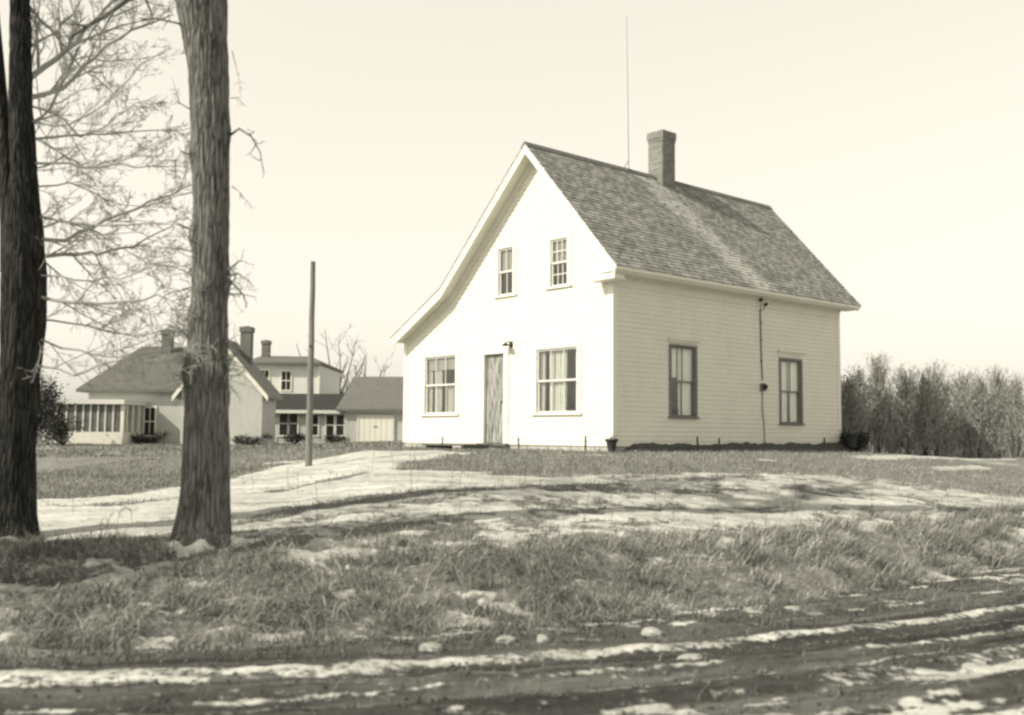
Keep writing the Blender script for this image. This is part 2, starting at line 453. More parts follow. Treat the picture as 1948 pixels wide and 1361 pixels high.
ISLE = [  # bare grass inside the snow
    stroke([(765, 895, .1), (860, 886, .9), (1000, 880, 1.6), (1150, 884, 1.3), (1300, 885, 1.2), (1500, 890, .9), (1640, 893, .8)]),
    stroke([(437, 1000, .14), (600, 965, .2), (740, 945, .3), (880, 935, .12), (1180, 922, .06)]),
    stroke([(330, 950, .05), (200, 962, .12), (100, 963, .05)]),
    stroke([(500, 940, .05), (600, 920, .09), (700, 902, .06)]),
]
VERGE = [stroke([(430, 1278, .0), (560, 1272, .05), (740, 1262, .1)])]
def masks(x, y):
    n = fbm(x * 1.0, y * 1.5 - x * .45, 21, 5)          # streaky along the slope
    nb = fbm(x * 4.0, y * 4.6, 31, 4)
    e = y - yditch(x); w = 1.7 + np.clip(-x, 0, 4) * .3; q = y - yroad(x)
    yard = sstep(w - .1, w + .9, e)
    near_house = sstep(19.5, 21.5, y + .25 * np.abs(x - 2)) 
    s = np.zeros(x.shape)
    rgt = sstep(-4.5, -2.5, x)
    cov = np.clip((n * .5 + nb * .5 - .515 + .03 * rgt + .05 * sstep(0, 4, x)) * 6.5 + .5, 0, 1)
    s = yard * cov * (1 - near_house * .95) * (.15 + .85 * rgt)
    s = np.maximum(s, (.8 + .2 * sstep(0, 3, x)) * sstep(.53, .62, nb + .03 * sstep(0, 3, x)) * sstep(.47, .57, n) * (1 - yard) * sstep(.6, 1.4, q))
    # snow line along the road edge, wider to the left
    wl = .13 + .12 * sstep(-.5, -2.5, x) + .05 * (nb - .5)
    wl = wl * (.35 + .65 * sstep(-.05, -.35, np.abs(x + 2.0) - .45) * 0 + .65 * sstep(.12, .3, np.abs(x + 1.75)))
    s = np.maximum(s, sstep(1.0, .4, np.abs(q + .05 + .08 * (fbm(x * .8, y * 0, 51, 2) - .5)) / np.maximum(wl, .02)) * (.45 + .4 * nb + .35 * (fbm(x * 1.3, q * 9, 83, 3) - .4)))
    for qq, ww in ((-.42, .05), (-.78, .06), (-1.1, .05)):
        s = np.maximum(s, .55 * sstep(1, .2, np.abs(q - qq - .06 * np.sin(x * .9 + qq * 7)) / ww) * sstep(.44, .58, fbm(x * .9 + qq * 5, q * 4, 87, 3)))
    # second ridge of snow lumps on the verge
    s = np.maximum(s, sstep(1, .3, np.abs(q - .75) / .08) * sstep(.52, .62, nb) * sstep(0, 1.5, x))
    # snow over the near side of the road, to the right
    s = np.maximum(s, .95 * sstep(-1.2, -1.7, q + .22 * (n - .5)) * sstep(.42, .62, .5 * nb + .5 * fbm(x * .7, q * 5, 61, 3)) * sstep(-1.5, .8, x))
    wob = (nb - .5) * .5
    for st in SNOW_ON:
        d = seg_dist(x, y, st); s = np.maximum(s, sstep(.14, -.14, d + wob * .5))
    for st in ISLE:
        d = seg_dist(x, y, st); s = s * sstep(-.12, .12, d + wob * .5)
    lawn = sstep(15.5, 18, y) * sstep(60, 40, y) * 1.0
    mud = sstep(.5, -.05, q) + sstep(.0, -.3, e) * .75
    mud = np.clip(mud, 0, 1)
    s = np.maximum(s, .75 * sstep(.54, .62, .6 * n + .4 * fbm(x * .35, y * .5, 93, 3)) * sstep(24, 30, y))
    far = sstep(60, 90, y)
    s = np.maximum(s, far * .6)
    return np.clip(s, 0, 1), mud, lawn * (1 - mud)

def build_ground():
    us = np.concatenate([np.linspace(-3, -.62, 26)[:-1], np.linspace(-.62, .62, 620), np.linspace(.62, 3, 26)[1:]])
    ys = np.concatenate([np.linspace(-30, 4, 24)[:-1], np.exp(np.linspace(math.log(4), math.log(34), 560)), np.exp(np.linspace(math.log(34), math.log(1600), 90))[1:]])
    U, Y = np.meshgrid(us, ys)
    X = U * (np.abs(Y) + 2)
    Z = terrain(X, Y); s, mud, lawn = masks(X, Y)
    Z = Z + .010 * sstep(.4, .9, s) * (Y < 60)
    V = np.stack([X, Y, Z], -1).reshape(-1, 3); nr, nc = X.shape
    i = (np.arange(nr - 1)[:, None] * nc + np.arange(nc - 1)[None, :]).ravel()
    loops = np.stack([i, i + 1, i + nc + 1, i + nc], 1).ravel()
    o = np_mesh('ground', V, loops, np.full(len(i), 4), GROUND, dict(snow=s.ravel(), mud=mud.ravel(), lawn=lawn.ravel(), track=fbm(X * .5, (Y - yroad(X)) * 6, 71, 4).ravel()), True)
    tag(o, kind='structure')
build_ground()

def blades(name, x, y, h, w, lean, lean_dir, seed, mat=GRASSM):
    r = np.random.default_rng(seed); n = len(x)
    z = terrain(x, y) - .01
    yaw = r.uniform(0, 2 * np.pi, n)
    ld = lean_dir + r.normal(0, .85, n)
    k = lean * r.uniform(.3, 1.5, n)
    P = []
    for t, wf in ((0, 1), (.5, .8), (.85, .45)):
        off = k * h * t * t
        cx = x + np.cos(ld) * off; cy = y + np.sin(ld) * off; cz = z + h * t * np.sqrt(np.maximum(0.15, 1 - (k * t) ** 2 * .5))
        for s_ in (-1, 1):
            P.append(np.stack([cx + s_ * np.cos(yaw) * w * wf / 2, cy + s_ * np.sin(yaw) * w * wf / 2, cz], -1))
    off = k * h * 1.1
    P.append(np.stack([x + np.cos(ld) * off, y + np.sin(ld) * off, z + h * .97 * np.sqrt(np.maximum(.08, 1 - k ** 2 * .6))], -1))
    V = np.stack(P, 1).reshape(-1, 3); b = np.arange(n) * 7
    q = np.stack([b, b + 1, b + 3, b + 2, b + 2, b + 3, b + 5, b + 4, b + 4, b + 5, b + 6], 1).ravel()
    sizes = np.tile([4, 4, 3], n)
    return np_mesh(name, V, q, sizes, mat)
def scatter(n, x0, x1, y0, y1, keep, seed):
    r = np.random.default_rng(seed); x = r.uniform(x0, x1, n); y = r.uniform(y0, y1, n)
    p = keep(x, y); k = r.uniform(0, 1, n) < p; return x[k], y[k], r.uniform(0, 1, k.sum())
def infr(x, y): return (np.abs(x) < y * .56 + .6)
m_ = Mat('yard_grass', .2, .9, .1); g_ = m_.n('NewGeometry'); m_.color(m_.ramp(g_.outputs['Random Per Island'], [(.1, .12), (.5, .27), (.95, .50)])); YARDM = m_.m
def bank_keep(x, y):
    e = y - yditch(x); w = 1.7 + np.clip(-x, 0, 4) * .3
    s = masks(x, y)[0]; c = fbm(x * 2.2, y * 2.2, 77, 3)
    return sstep(-.15, .2, e) * sstep(w + .9, w - .2, e + (c - .5)) * (1 - sstep(.4, .6, s)) * (.25 + .75 * sstep(.38, .55, c)) * infr(x, y)
x, y, r_ = scatter(420000, -8, 9, 8, 17, bank_keep, 1)
tuf = fbm(x * 2.2, y * 2.2, 77, 3)
g1 = blades('dead_grass', x, y, (.06 + .12 * r_) * (.45 + .9 * sstep(.35, .65, tuf)), .004 + .005 * r_, 1.25, -1.2 + .9 * (fbm(x * .7, y * .7, 5, 2) - .5) * 3, 2)
tag(g1, 'long bent dead grass on the roadside bank', 'grass', kind='stuff')
x, y, r_ = scatter(34000, -8, 9, 8, 17, bank_keep, 12)
cl = fbm(x * 1.3, y * 1.3, 15, 3)
g4 = blades('matted_grass', x, y, .13 + .22 * r_, .005 + .005 * r_, 1.75, -1.4 + 7 * (cl - .5), 13, GRASSM)
tag(g4, 'long pale flattened grass lying over the roadside bank', 'grass', kind='stuff')
x, y, r_ = scatter(420, -8, 8, 8.5, 17, lambda x, y: .6 * bank_keep(x, y) + .25 * (y > yditch(x) + 1), 14)
wd_ = MB(); rg_ = random.Random(8)
for xx, yy, q in zip(x, y, r_):
    h = .18 + .4 * q; z = T(xx, yy); lx, ly = rg_.gauss(0, .12), rg_.gauss(0, .12)
    top = (xx + lx * h, yy + ly * h, z + h)
    wd_.tube([(xx, yy, z - .02), (xx + lx * h * .4, yy + ly * h * .4, z + h * .55), top], [.0035, .003, .002], 3, cap=False)
    for k in range(rg_.randint(1, 5)):
        f = rg_.uniform(.45, 1); a = rg_.uniform(0, 6.28); l = rg_.uniform(.03, .1); b0 = (xx + lx * h * f, yy + ly * h * f, z + h * f)
        wd_.tube([b0, (b0[0] + l * math.cos(a), b0[1] + l * math.sin(a), b0[2] + l * .6)], [.0025, .0035], 3, cap=False)
tag(wd_.build('dry_weeds', TWIG, recalc=False), 'thin dry weed stalks standing out of the dead grass', 'weeds', kind='stuff')
def yard_keep(x, y):
    e = y - yditch(x); w = 1.7 + np.clip(-x, 0, 4) * .3; s = masks(x, y)[0]
    return sstep(w - .3, w + .6, e) * (1 - .78 * sstep(.35, .6, s) - .20 * sstep(.9, 1, s)) * infr(x, y) * (1 - .6 * sstep(17, 23, y))
x, y, r_ = scatter(260000, -9, 12, 9, 27, yard_keep, 3)
g2 = blades('yard_grass', x, y, .03 + .07 * r_ ** 2, .005 + .004 * r_, .8, -1.0, 4, YARDM)
tag(g2, 'short dead grass between the snow patches of the yard', 'grass', kind='stuff')
x, y, r_ = scatter(90000, -30, -1, 26, 50, lambda x, y: (.35 + .6 * sstep(.4, .6, fbm(x * .8, y * .8, 44, 3))) * (np.abs(x) < y * .56) * (x < -.12 * y + 1.5) * (1 - .85 * sstep(.35, .6, masks(x, y)[0])), 23)
g5 = blades('far_lawn_grass', x, y, .05 + .10 * r_ ** 2, .012 + .008 * r_, .8, -1.0, 24, YARDM)
tag(g5, 'short grass of the lawn before the grey house', 'grass', kind='stuff')
def verge_keep(x, y):
    q = y - yroad(x); e = y - yditch(x); s = masks(x, y)[0]; c = fbm(x * 3.2, y * 3.2, 99, 3)
    return (e < .2) * (q > -2.6) * (.08 + .8 * sstep(.5, .62, c) * sstep(.1, .4, q)) * (1 - .9 * sstep(.4, .6, s)) * infr(x, y)
x, y, r_ = scatter(120000, -6, 8, 5, 15, verge_keep, 5)
m_ = Mat('verge_grass', .1, .9, .1); g_ = m_.n('NewGeometry'); m_.color(m_.ramp(g_.outputs['Random Per Island'], [(.2, .04), (.6, .12), (.95, .3)]))
g3 = blades('verge_grass', x, y, .02 + .09 * r_ ** 2, .005 + .003 * r_, .7, -1.0, 6, m_.m)
tag(g3, 'sparse dark grass along the muddy road edge', 'grass', kind='stuff')

# ------------------------------------------------------------------ the white farmhouse
SILL = CAMZ - .2312
TH = -.8462
house = empty('farmhouse', (2.2676, 23.0, SILL), TH, 'white clapboard farmhouse with steep shingled roof and a tall brick chimney', 'house')
W_, L_ = 7.987, 9.4624
AX, AZ = -2.538, 7.354          # ridge
EX, EZ = .4825, 4.007           # near eave edge
KX, KZ = -5.86, 4.119           # break of the far slope
LX, LZ = -8.10, 2.93            # low far eave edge
Y0, Y1 = -.42, L_ + .36
TT = .13                        # roof thickness, measured vertically
def roof_z(x):
    if x > AX: return AZ + (EZ - AZ) * (x - AX) / (EX - AX)
    if x > KX: return AZ + (KZ - AZ) * (x - AX) / (KX - AX)
    return KZ + (LZ - KZ) * (x - KX) / (LX - KX)
TOP = lambda x: roof_z(x) - TT - .01
def P(face, u, n, z): return (u, -n, z) if face == 'f' else (n, u, z)
def fbox(mb, face, u0, u1, n0, n1, z0, z1, m=0):
    mb.hexa([P(face, u0, n0, z0), P(face, u1, n0, z0), P(face, u1, n1, z0), P(face, u0, n1, z0),
             P(face, u0, n0, z1), P(face, u1, n0, z1), P(face, u1, n1, z1), P(face, u0, n1, z1)], m)
def clapboards(face, u0, u1, ztop, openings, name, zmax=None):
    mb = MB(); ex = .113; z = 0.0; k = 0; rr = random.Random(3)
    zmax = zmax or max(ztop(u0 + (u1 - u0) * i / 80) for i in range(81))
    while z < zmax:
        za, zb = z, z + ex
        # interval under the roof line
        us = [u0 + (u1 - u0) * i / 200 for i in range(201)]
        ok = [u for u in us if ztop(u) > za + .0]
        if not ok: break
        a, b = min(ok), max(ok)
        okb = [u for u in us if ztop(u) > zb]
        a2, b2 = (min(okb), max(okb)) if okb else ((a + b) / 2, (a + b) / 2)
        cuts = sorted([(o[0], o[1]) for o in openings if o[2] < zb - .005 and o[3] > za + .005])
        segs = []; c = a; 
        for o0, o1 in cuts:
            if o0 > c: segs.append((c, o0))
            c = max(c, o1)
        if c < b: segs.append((c, b))
        for s0, s1 in segs:
            # butt joints at random places
            js = [s0]; q = s0 + rr.uniform(1.5, 4)
            while q < s1 - .5: js.append(q); q += rr.uniform(2.5, 4.5)
            js.append(s1)
            for j0, j1 in zip(js[:-1], js[1:]):
                t0 = a2 if (j0 == a and a2 > a) else j0; t1 = b2 if (j1 == b and b2 < b) else j1
                if t1 < t0: t0 = t1 = (t0 + t1) / 2
                w = rr.uniform(-.0012, .0012)
                g = .0008
                mb.add([P(face, j0 + g, .018 + w, za), P(face, j1 - g, .018 + w, za), P(face, t1 - g, .003, zb + .004), P(face, t0 + g, .003, zb + .004),
                        P(face, j0 + g, 0, za), P(face, j1 - g, 0, za)], [(0, 1, 2, 3), (4, 5, 1, 0)])
        z += ex; k += 1
    return mb.build(name, WHITE, house, recalc=False)
FW = [  # front windows u0,u1,z0,z1, panes across, rows per sash
    dict(u=(-7.04, -5.62), z=(.78, 2.34), nc=3, nr=1, kind='curtain_blind'),
    dict(u=(-2.53, -1.08), z=(.76, 2.30), nc=3, nr=1, kind='curtain'),
    dict(u=(-3.98, -3.36), z=(3.75, 4.95), nc=2, nr=1, kind='blind'),
    dict(u=(-2.06, -1.42), z=(3.78, 4.92), nc=3, nr=2, kind='blind')]
SW = [dict(u=(1.97, 2.92), z=(.70, 2.37), nc=2, nr=1, kind='curtain'),
      dict(u=(6.49, 7.48), z=(.60, 2.29), nc=2, nr=1, kind='curtain')]
DOOR = (-4.60, -3.60, .02, 2.40)
op_f = [(w['u'][0], w['u'][1], w['z'][0], w['z'][1]) for w in FW] + [DOOR]
op_s = [(w['u'][0], w['u'][1], w['z'][0], w['z'][1]) for w in SW]
clapboards('f', -W_ + .0, 0, TOP, op_f, 'front_wall')
clapboards('s', 0, L_, lambda u: 3.86, op_s, 'side_wall', 3.8)
# sheathing behind the boards, with the same openings
def sheath(face, u0, u1, ztop, openings, name):
    mb = MB(); t = .15
    us = sorted(set([u0, u1] + [o[i] for o in openings for i in (0, 1)] + ([AX, KX] if face == 'f' else [])))
    for a, b in zip(us[:-1], us[1:]):
        ops = sorted([(o[2], o[3]) for o in openings if o[0] <= a + 1e-6 and o[1] >= b - 1e-6]); c = -.02
        for z0, z1 in ops:
            if z0 > c: fbox(mb, face, a, b, -t, -.002, c, z0)
            c = z1
        mb.hexa([P(face, a, -t, c), P(face, b, -t, c), P(face, b, -.002, c), P(face, a, -.002, c),
                 P(face, a, -t, ztop(a)), P(face, b, -t, ztop(b)), P(face, b, -.002, ztop(b)), P(face, a, -.002, ztop(a))])
    return mb.build(name, [WHITE], house)
sheath('f', -W_, -.002, TOP, op_f, 'front_sheathing')
sheath('s', .15, L_ - .15, lambda u: TOP(0), op_s, 'side_sheathing')
mb = MB()   # back and far walls
poly = [(-W_, -.02), (0, -.02), (0, TOP(0)), (AX, TOP(AX)), (KX, TOP(KX)), (-W_, TOP(-W_))]
mb.prism(poly, L_ - .15, L_); mb.box(-W_, -W_ + .15, 0.0, L_ - .151, -.02, TOP(-W_ ) )
mb.build('rear_wall', WHITE, house)
mb = MB(); mb.box(-W_ + .16, -.16, .16, L_ - .16, -.05, 0); mb.box(-W_ + .16, -.16, .16, L_ - .16, 2.62, 2.7)
mb.box(-3.4, -3.3, .2, L_ - .16, 0, 2.6); mb.build('room_floor', INSIDE, house)
# foundation of field stones
mb = MB(); rr = random.Random(5)
def stones(face, u0, u1):
    u = u0
    while u < u1:
        w = rr.uniform(.35, .8); z = -.75
        for hh in (.38, .35):
            d = rr.uniform(-.03, .01)
            fbox(mb, face, u + .008, min(u + w, u1) - .008, -.3, d, z, z + hh - .012); z += hh
        u += w
stones('f', -W_, -.01); stones('s', .02, L_)
fo = mb.build('foundation', STONE, house)
bv = fo.modifiers.new('b', 'BEVEL'); bv.width = .02; bv.segments = 2
# corner boards, frieze, water table
mb = MB()
fbox(mb, 'f', -.14, .026, 0, .028, 0, 4.05); fbox(mb, 's', 0, .13, .0, .026, 0, 3.62)
mb.build('corner_board', TRIM, house)
mb = MB(); fbox(mb, 's', L_ - .14, L_ + .01, 0, .028, 0, 3.62); mb.build('corner_board', TRIM, house)
mb = MB(); fbox(mb, 'f', -W_ - .01, -W_ + .13, 0, .028, 0, TOP(-W_ + .13) ); mb.build('corner_board', TRIM, house)
mb = MB(); fbox(mb, 's', 0, L_ + .01, 0, .034, 3.62, 3.86); fbox(mb, 's', 0, L_ + .01, .034, .07, 3.80, 3.86); mb.build('frieze_board', TRIM, house)
# boxed eave: soffit, fascia, crown
mb = MB()
mb.box(.0, .40, Y0 + .02, Y1 - .02, 3.86, 3.885); mb.box(.40, .43, Y0 + .02, Y1 - .02, 3.84, 3.99)
mb.prism([(.43, 3.90), (.47, 3.985), (.43, 3.985)], Y0 + .02, Y1 - .02)
mb.build('eave_cornice', TRIM, house)
mb = MB(); mb.box(-.36, .40, Y0 + .03, -.03, 3.70, 3.74); mb.box(-.33, .37, Y0 + .06, -.03, 3.74, 3.858); mb.build('cornice_return', TRIM, house)
# rake: fascia boards on the gable edge and the soffit behind them
def strip(x0, x1, y0, y1, top, thick, mb):
    z0, z1 = roof_z(x0) - top, roof_z(x1) - top
    mb.hexa([(x0, y0, z0 - thick), (x1, y0, z1 - thick), (x1, y1, z1 - thick), (x0, y1, z0 - thick), (x0, y0, z0), (x1, y0, z1), (x1, y1, z1), (x0, y1, z0)])
for (a, b) in ((AX, EX - .05), (KX, AX), (LX + .05, KX)):
    mb = MB(); strip(a, b, Y0 + .01, Y0 + .045, .03, .24, mb); mb.build('rake_board', TRIM, house)
mb = MB()
for (a, b) in ((AX, .38), (KX, AX), (LX + .05, KX)): strip(a, b, Y0 + .046, -.003, TT, .02, mb)
mb.build('soffit', TRIM, house)
mb = MB()
for (a, b) in ((AX, -.14), (KX, AX), (-W_ + .13, KX)): strip(a, b, -.03, -.0165, TT + .02, .20, mb)
mb.build('frieze_board', TRIM, house)
# roof: decks and lapped shingles
mb = MB()
for (a, b) in ((AX, EX), (KX, AX), (LX, KX)): strip(a, b, Y0, Y1, .025, TT - .03, mb)
mb.build('roof_deck', TRIM, house)
mb = MB(); rr = random.Random(9)
def shingle_slope(a, b):      # a: low edge (x,z), b: high edge
    a = Vector((a[0], a[1])); b = Vector((b[0], b[1])); d = b - a; ln = d.length; d.normalize(); nrm = Vector((-d.y, d.x))
    if nrm.y < 0: nrm = -nrm
    ex = .128; s = -.03; row = 0
    while s < ln - .02:
        y = Y0 - .015 - rr.uniform(0, .1)
        while y < Y1 + .015:
            w = rr.uniform(.09, .21); y0 = max(y, Y0 - .015) + .002; y1 = min(y + w, Y1 + .015) - .002
            if y1 - y0 > .02:
                lo = s + rr.uniform(-.008, .008); hi = min(s + ex * 1.25, ln + .01); t = .016 + rr.uniform(-.004, .008)
                pts = []
                for (ss, h) in ((lo, -.024), (lo, t - .01), (hi, -.008), (hi, -.024)):
                    q = a + d * ss + nrm * h
                    pts.append(q)
                v = [(q.x, y0, q.y) for q in pts] + [(q.x, y1, q.y) for q in pts]
                mb.add(v, [(1, 2, 6, 5), (0, 1, 5, 4), (0, 3, 2, 1), (4, 5, 6, 7)])
            y += w
        s += ex; row += 1
shingle_slope((EX, EZ), (AX, AZ)); shingle_slope((KX, KZ), (AX, AZ)); shingle_slope((LX, LZ), (KX, KZ))
rf = mb.build('shingle_roof', SHINGLE, house)
mb = MB(); mb.prism([(AX - .13, AZ - .135), (AX - .13, AZ - .11), (AX, AZ + .03), (AX + .12, AZ - .10), (AX + .12, AZ - .125), (AX, AZ + .008)], Y0 - .02, Y1 + .02)
mb.build('ridge_board', noisy('ridge_wood', .12, .22, 8), house)
# chimney
mb = MB(); cx0, cx1, cy0, cy1 = AX - .22, AX + .30, 4.40, 4.92
mb.box(cx0, cx1, cy0, cy1, AZ - .9, 8.32); mb.box(cx0 - .012, cx1 + .012, cy0 - .012, cy1 + .012, 8.32, 8.40); mb.box(cx0 - .028, cx1 + .028, cy0 - .028, cy1 + .028, 8.40, 8.60)
ch = mb.build('chimney', BRICK, house)
mb = MB(); mb.box(cx0 + .16, cx1 - .16, cy0 + .16, cy1 - .16, 8.60, 8.62); mb.build('flue_opening', INDARK, ch)
mb = MB(); mb.prism([(cx0 - .012, cy0 - .012), (cx1 + .012, cy0 - .012), (cx1 + .012, cy1 + .012), (cx0 - .012, cy1 + .012)], AZ - .9, AZ - .2, 'z')
# windows
def window(face, w, dark=False, parent=house):
    (u0, u1), (z0, z1) = w['u'], w['z']
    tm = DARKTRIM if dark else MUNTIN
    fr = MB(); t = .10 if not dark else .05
    # casing around the opening (narrow dark storm frame on the shaded side)
    fbox(fr, face, u0 - t, u0 + .03, -.04, .035, z0 - .0, z1 + .0); fbox(fr, face, u1 - .03, u1 + t, -.04, .035, z0, z1)
    fbox(fr, face, u0 - t, u1 + t, -.04, .038, z1, z1 + t)
    wf = fr.build('window', tm if dark else TRIM, parent)
    sl = MB(); fbox(sl, face, u0 - t - .03, u1 + t + .03, -.04, .075, z0 - .05, z0); sl.build('sill', tm if dark else TRIM, wf)
    zm = (z0 + z1) / 2; s = .045 if not dark else .04; mt = .022
    a, b = u0 + .03, u1 - .03
    for (q0, q1, n0) in ((z0, zm + .02, -.03), (zm - .02, z1, -.005)):
        sb = MB()
        fbox(sb, face, a, a + s, n0 - .03, n0, q0, q1); fbox(sb, face, b - s, b, n0 - .03, n0, q0, q1)
        fbox(sb, face, a + s, b - s, n0 - .03, n0, q0, q0 + s); fbox(sb, face, a + s, b - s, n0 - .03, n0, q1 - s, q1)
        for k in range(1, w['nc']):
            c = a + s + (b - a - 2 * s) * k / w['nc']; fbox(sb, face, c - mt / 2, c + mt / 2, n0 - .026, n0 - .003, q0 + s, q1 - s)
        for k in range(1, w['nr']):
            c = q0 + s + (q1 - q0 - 2 * s) * k / w['nr']; fbox(sb, face, a + s, b - s, n0 - .025, n0 - .004, c - mt / 2, c + mt / 2)
        sb.build('sash', tm, wf)
        gb = MB(); nn = n0 - .018
        gb.add([P(face, a + s, nn, q0 + s), P(face, b - s, nn, q0 + s), P(face, b - s, nn, q1 - s), P(face, a + s, nn, q1 - s)], [(0, 1, 2, 3)])
        gb.build('pane', GLASS, wf, recalc=False)
    rr = random.Random(int(u0 * 100))
    def cloth(c0, c1, zz0, zz1, gather):
        cb = MB(); N = 60; rows = 8; vs = []
        for j in range(rows + 1):
            v = j / rows
            for i in range(N + 1):
                f = i / N; uu = c0 + (c1 - c0) * f
                uu += gather * (1 - v) * .12 * ((c0 + c1) / 2 - uu)
                vs.append(P(face, uu, -.115 - .018 * math.sin(f * (c1 - c0) * 62 + .6 * math.sin(v * 3)) - .006 * math.sin(f * 19), zz0 + (zz1 - zz0) * v))
        fs = [(j * (N + 1) + i, j * (N + 1) + i + 1, (j + 1) * (N + 1) + i + 1, (j + 1) * (N + 1) + i) for j in range(rows) for i in range(N)]
        cb.add(vs, fs); return cb.build('curtain', CURTAIN_LIGHTENED if dark else CURTAIN, wf, smooth=True, recalc=False)
    wd = b - a
    if w['kind'] in ('curtain', 'curtain_blind'):
        cloth(a - .05, a + wd * .16, z0 - .05, z1 + .05, 1) if face == 'f' and not dark and 'blind' in w['kind'] else None
        if 'blind' in w['kind']:
            cloth(a + wd * .20, a + wd * .44, z0 - .05, z1 - .2, 1); cloth(a + wd * .62, a + wd * .84, z0 - .05, zm + .0, 1)
        elif face == 'f':
            cloth(a + wd * .22, a + wd * .66, z0 - .05, z1 + .05, .6); cloth(a + wd * .86, b + .05, z0 - .05, z1 + .05, .6); cloth(a - .05, a + wd * .12, z0 - .05, z1 + .05, .6)
        else:
            if u0 < 4: cloth(a + wd * .46, b + .04, z0 - .05, z1 + .05, .3); cloth(a - .05, a + wd * .38, zm + .1, z1 + .05, .3)
            else: cloth(a - .05, a + wd * .52, z0 - .05, z1 + .05, .3); cloth(a + wd * .58, b + .05, z0 - .05, z1 + .05, .3)
    if 'blind' in w['kind']:
        bb = MB(); zb = z1 - (z1 - z0) * (.24 if 'curtain' in w['kind'] else .5)
        fbox(bb, face, a - .02, b + .02, -.085, -.079, zb, z1 + .02); bb.build('blind', BLIND, wf)
    return wf
for w in FW: window('f', w)
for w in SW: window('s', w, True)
for u0, u1, z in ((1.86, 3.03, 2.52), (6.36, 7.66, 2.50)):   # small shelf hoods above the side windows
    mb = MB(); fbox(mb, 's', u0, u1, 0, .10, z, z + .035); fbox(mb, 's', u0 + .04, u1 - .04, 0, .05, z - .05, z); mb.build('window_hood', TRIM, house)
# front door
mb = MB(); u0, u1, z0, z1 = DOOR
fbox(mb, 'f', u0 - .06, u0 + .14, -.10, .04, 0, z1 - .12); fbox(mb, 'f', u1 - .10, u1 + .08, -.10, .04, 0, z1 - .12); fbox(mb, 'f', u0 - .10, u1 + .12, -.10, .055, z1 - .12, z1 + .06)
dfm = mb.build('door_frame', TRIM, house)
mb = MB(); fbox(mb, 'f', u0 - .06, u1 + .08, -.1, .10, -.04, .02); mb.build('threshold', PLANK, dfm)
mb = MB(); k = 0; a = u0 + .14
while a < u1 - .11:
    b = min(a + .125, u1 - .10); fbox(mb, 'f', a + .003, b - .003, -.09, -.055 + .004 * (k % 2), .03, z1 - .125); a += .125; k += 1
dr = mb.build('door', DOORM, house); dr['label'] = 'weathered dark board door'
mb = MB(); mb.tube([P('f', u1 - .18, -.055, 1.05), P('f', u1 - .18, -.01, 1.05)], [.012, .012], 8); mb.tube([P('f', u1 - .18, -.012, 1.05), P('f', u1 - .18, .012, 1.05), P('f', u1 - .18, .03, 1.05)], [.02, .032, .018], 10); mb.build('door_knob', BLACK, dr)
# porch lamp
mb = MB(); fbox(mb, 'f', -3.50, -3.38, .0, .03, 2.40, 2.56); mb.tube([P('f', -3.44, .03, 2.52), P('f', -3.44, .14, 2.55), P('f', -3.44, .2, 2.5)], [.012] * 3, 8)
lm = mb.build('porch_lamp', BLACK, house)
mb = MB(); mb.lathe([(.02, 2.52), (.04, 2.5), (.11, 2.44), (.105, 2.44), (.03, 2.49)], 16, (-3.44, -.2)); mb.build('lamp_shade', BLACK, lm)
# electric service on the side wall
mb = MB(); mb.tube([P('s', 5.60, .03, 3.55), P('s', 5.61, .035, 2.9), P('s', 5.63, .03, 2.3), P('s', 5.66, .035, 1.7)], [.016] * 4, 8)
sc_ = mb.build('service_cable', WIRE, house)
mb = MB(); mb.tube([P('s', 5.66, .03, 1.45), P('s', 5.64, .035, 1.0), P('s', 5.71, .03, .6), P('s', 5.75, .03, .05)], [.012] * 4, 8); mb.build('service_cable', WIRE, house)
for u, z in ((5.53, 3.78), (5.76, 3.68)):
    mb = MB(); mb.tube([P('s', u, .03, z), P('s', u, .07, z), P('s', u, .075, z), P('s', u, .12, z + .02), P('s', u, .15, z + .02)], [.015, .015, .04, .045, .03], 10)
    mb.tube([P('s', u, .1, z), P('s', (u + 5.6) / 2, .08, z - .12), P('s', 5.60, .035, 3.50)], [.008] * 3, 6); mb.build('insulator', BLACK, house)
mb = MB(); fbox(mb, 's', 5.58, 5.74, .02, .09, 1.42, 1.62)
me_ = mb.build('electric_meter', noisy('meter_grey', .12, .2, 9, .5), house)
mb = MB(); mb.tube([P('s', 5.66, .09, 1.53), P('s', 5.66, .15, 1.53), P('s', 5.66, .175, 1.53)], [.07, .068, .04], 16); mb.build('meter_dial', BLACK, me_)
mb = MB()
for zz in (2.2, 2.75, 3.2): mb = MB(); fbox(mb, 's', 5.585, 5.655, .02, .055, zz, zz + .02); mb.build('cable_clamp', BLACK, house)


HM = Matrix.Translation((2.2676, 23.0, SILL)) @ Matrix.Rotation(TH, 4, 'Z')
def hw(x, y, z=0): return HM @ Vector((x, y, z))

# aerial mast on the ridge
p = hw(AX, 3.35, AZ - .05)
t = empty('aerial_mast', p, 0, 'thin wire aerial mast standing on the ridge in front of the chimney', 'aerial')
mb = MB(); mb.tube([(0, 0, 0), (-.02, 0, 2), (-.05, 0, 4.3)], [.011, .008, .005], 6); mb.build('mast', WIRE, t)
mb = MB(); mb.box(-.06, .06, -.06, .06, -.03, .06); mb.tube([(-.25, -.2, -.12), (0, 0, .3)], [.008, .008], 5); mb.build('bracket', BLACK, t)

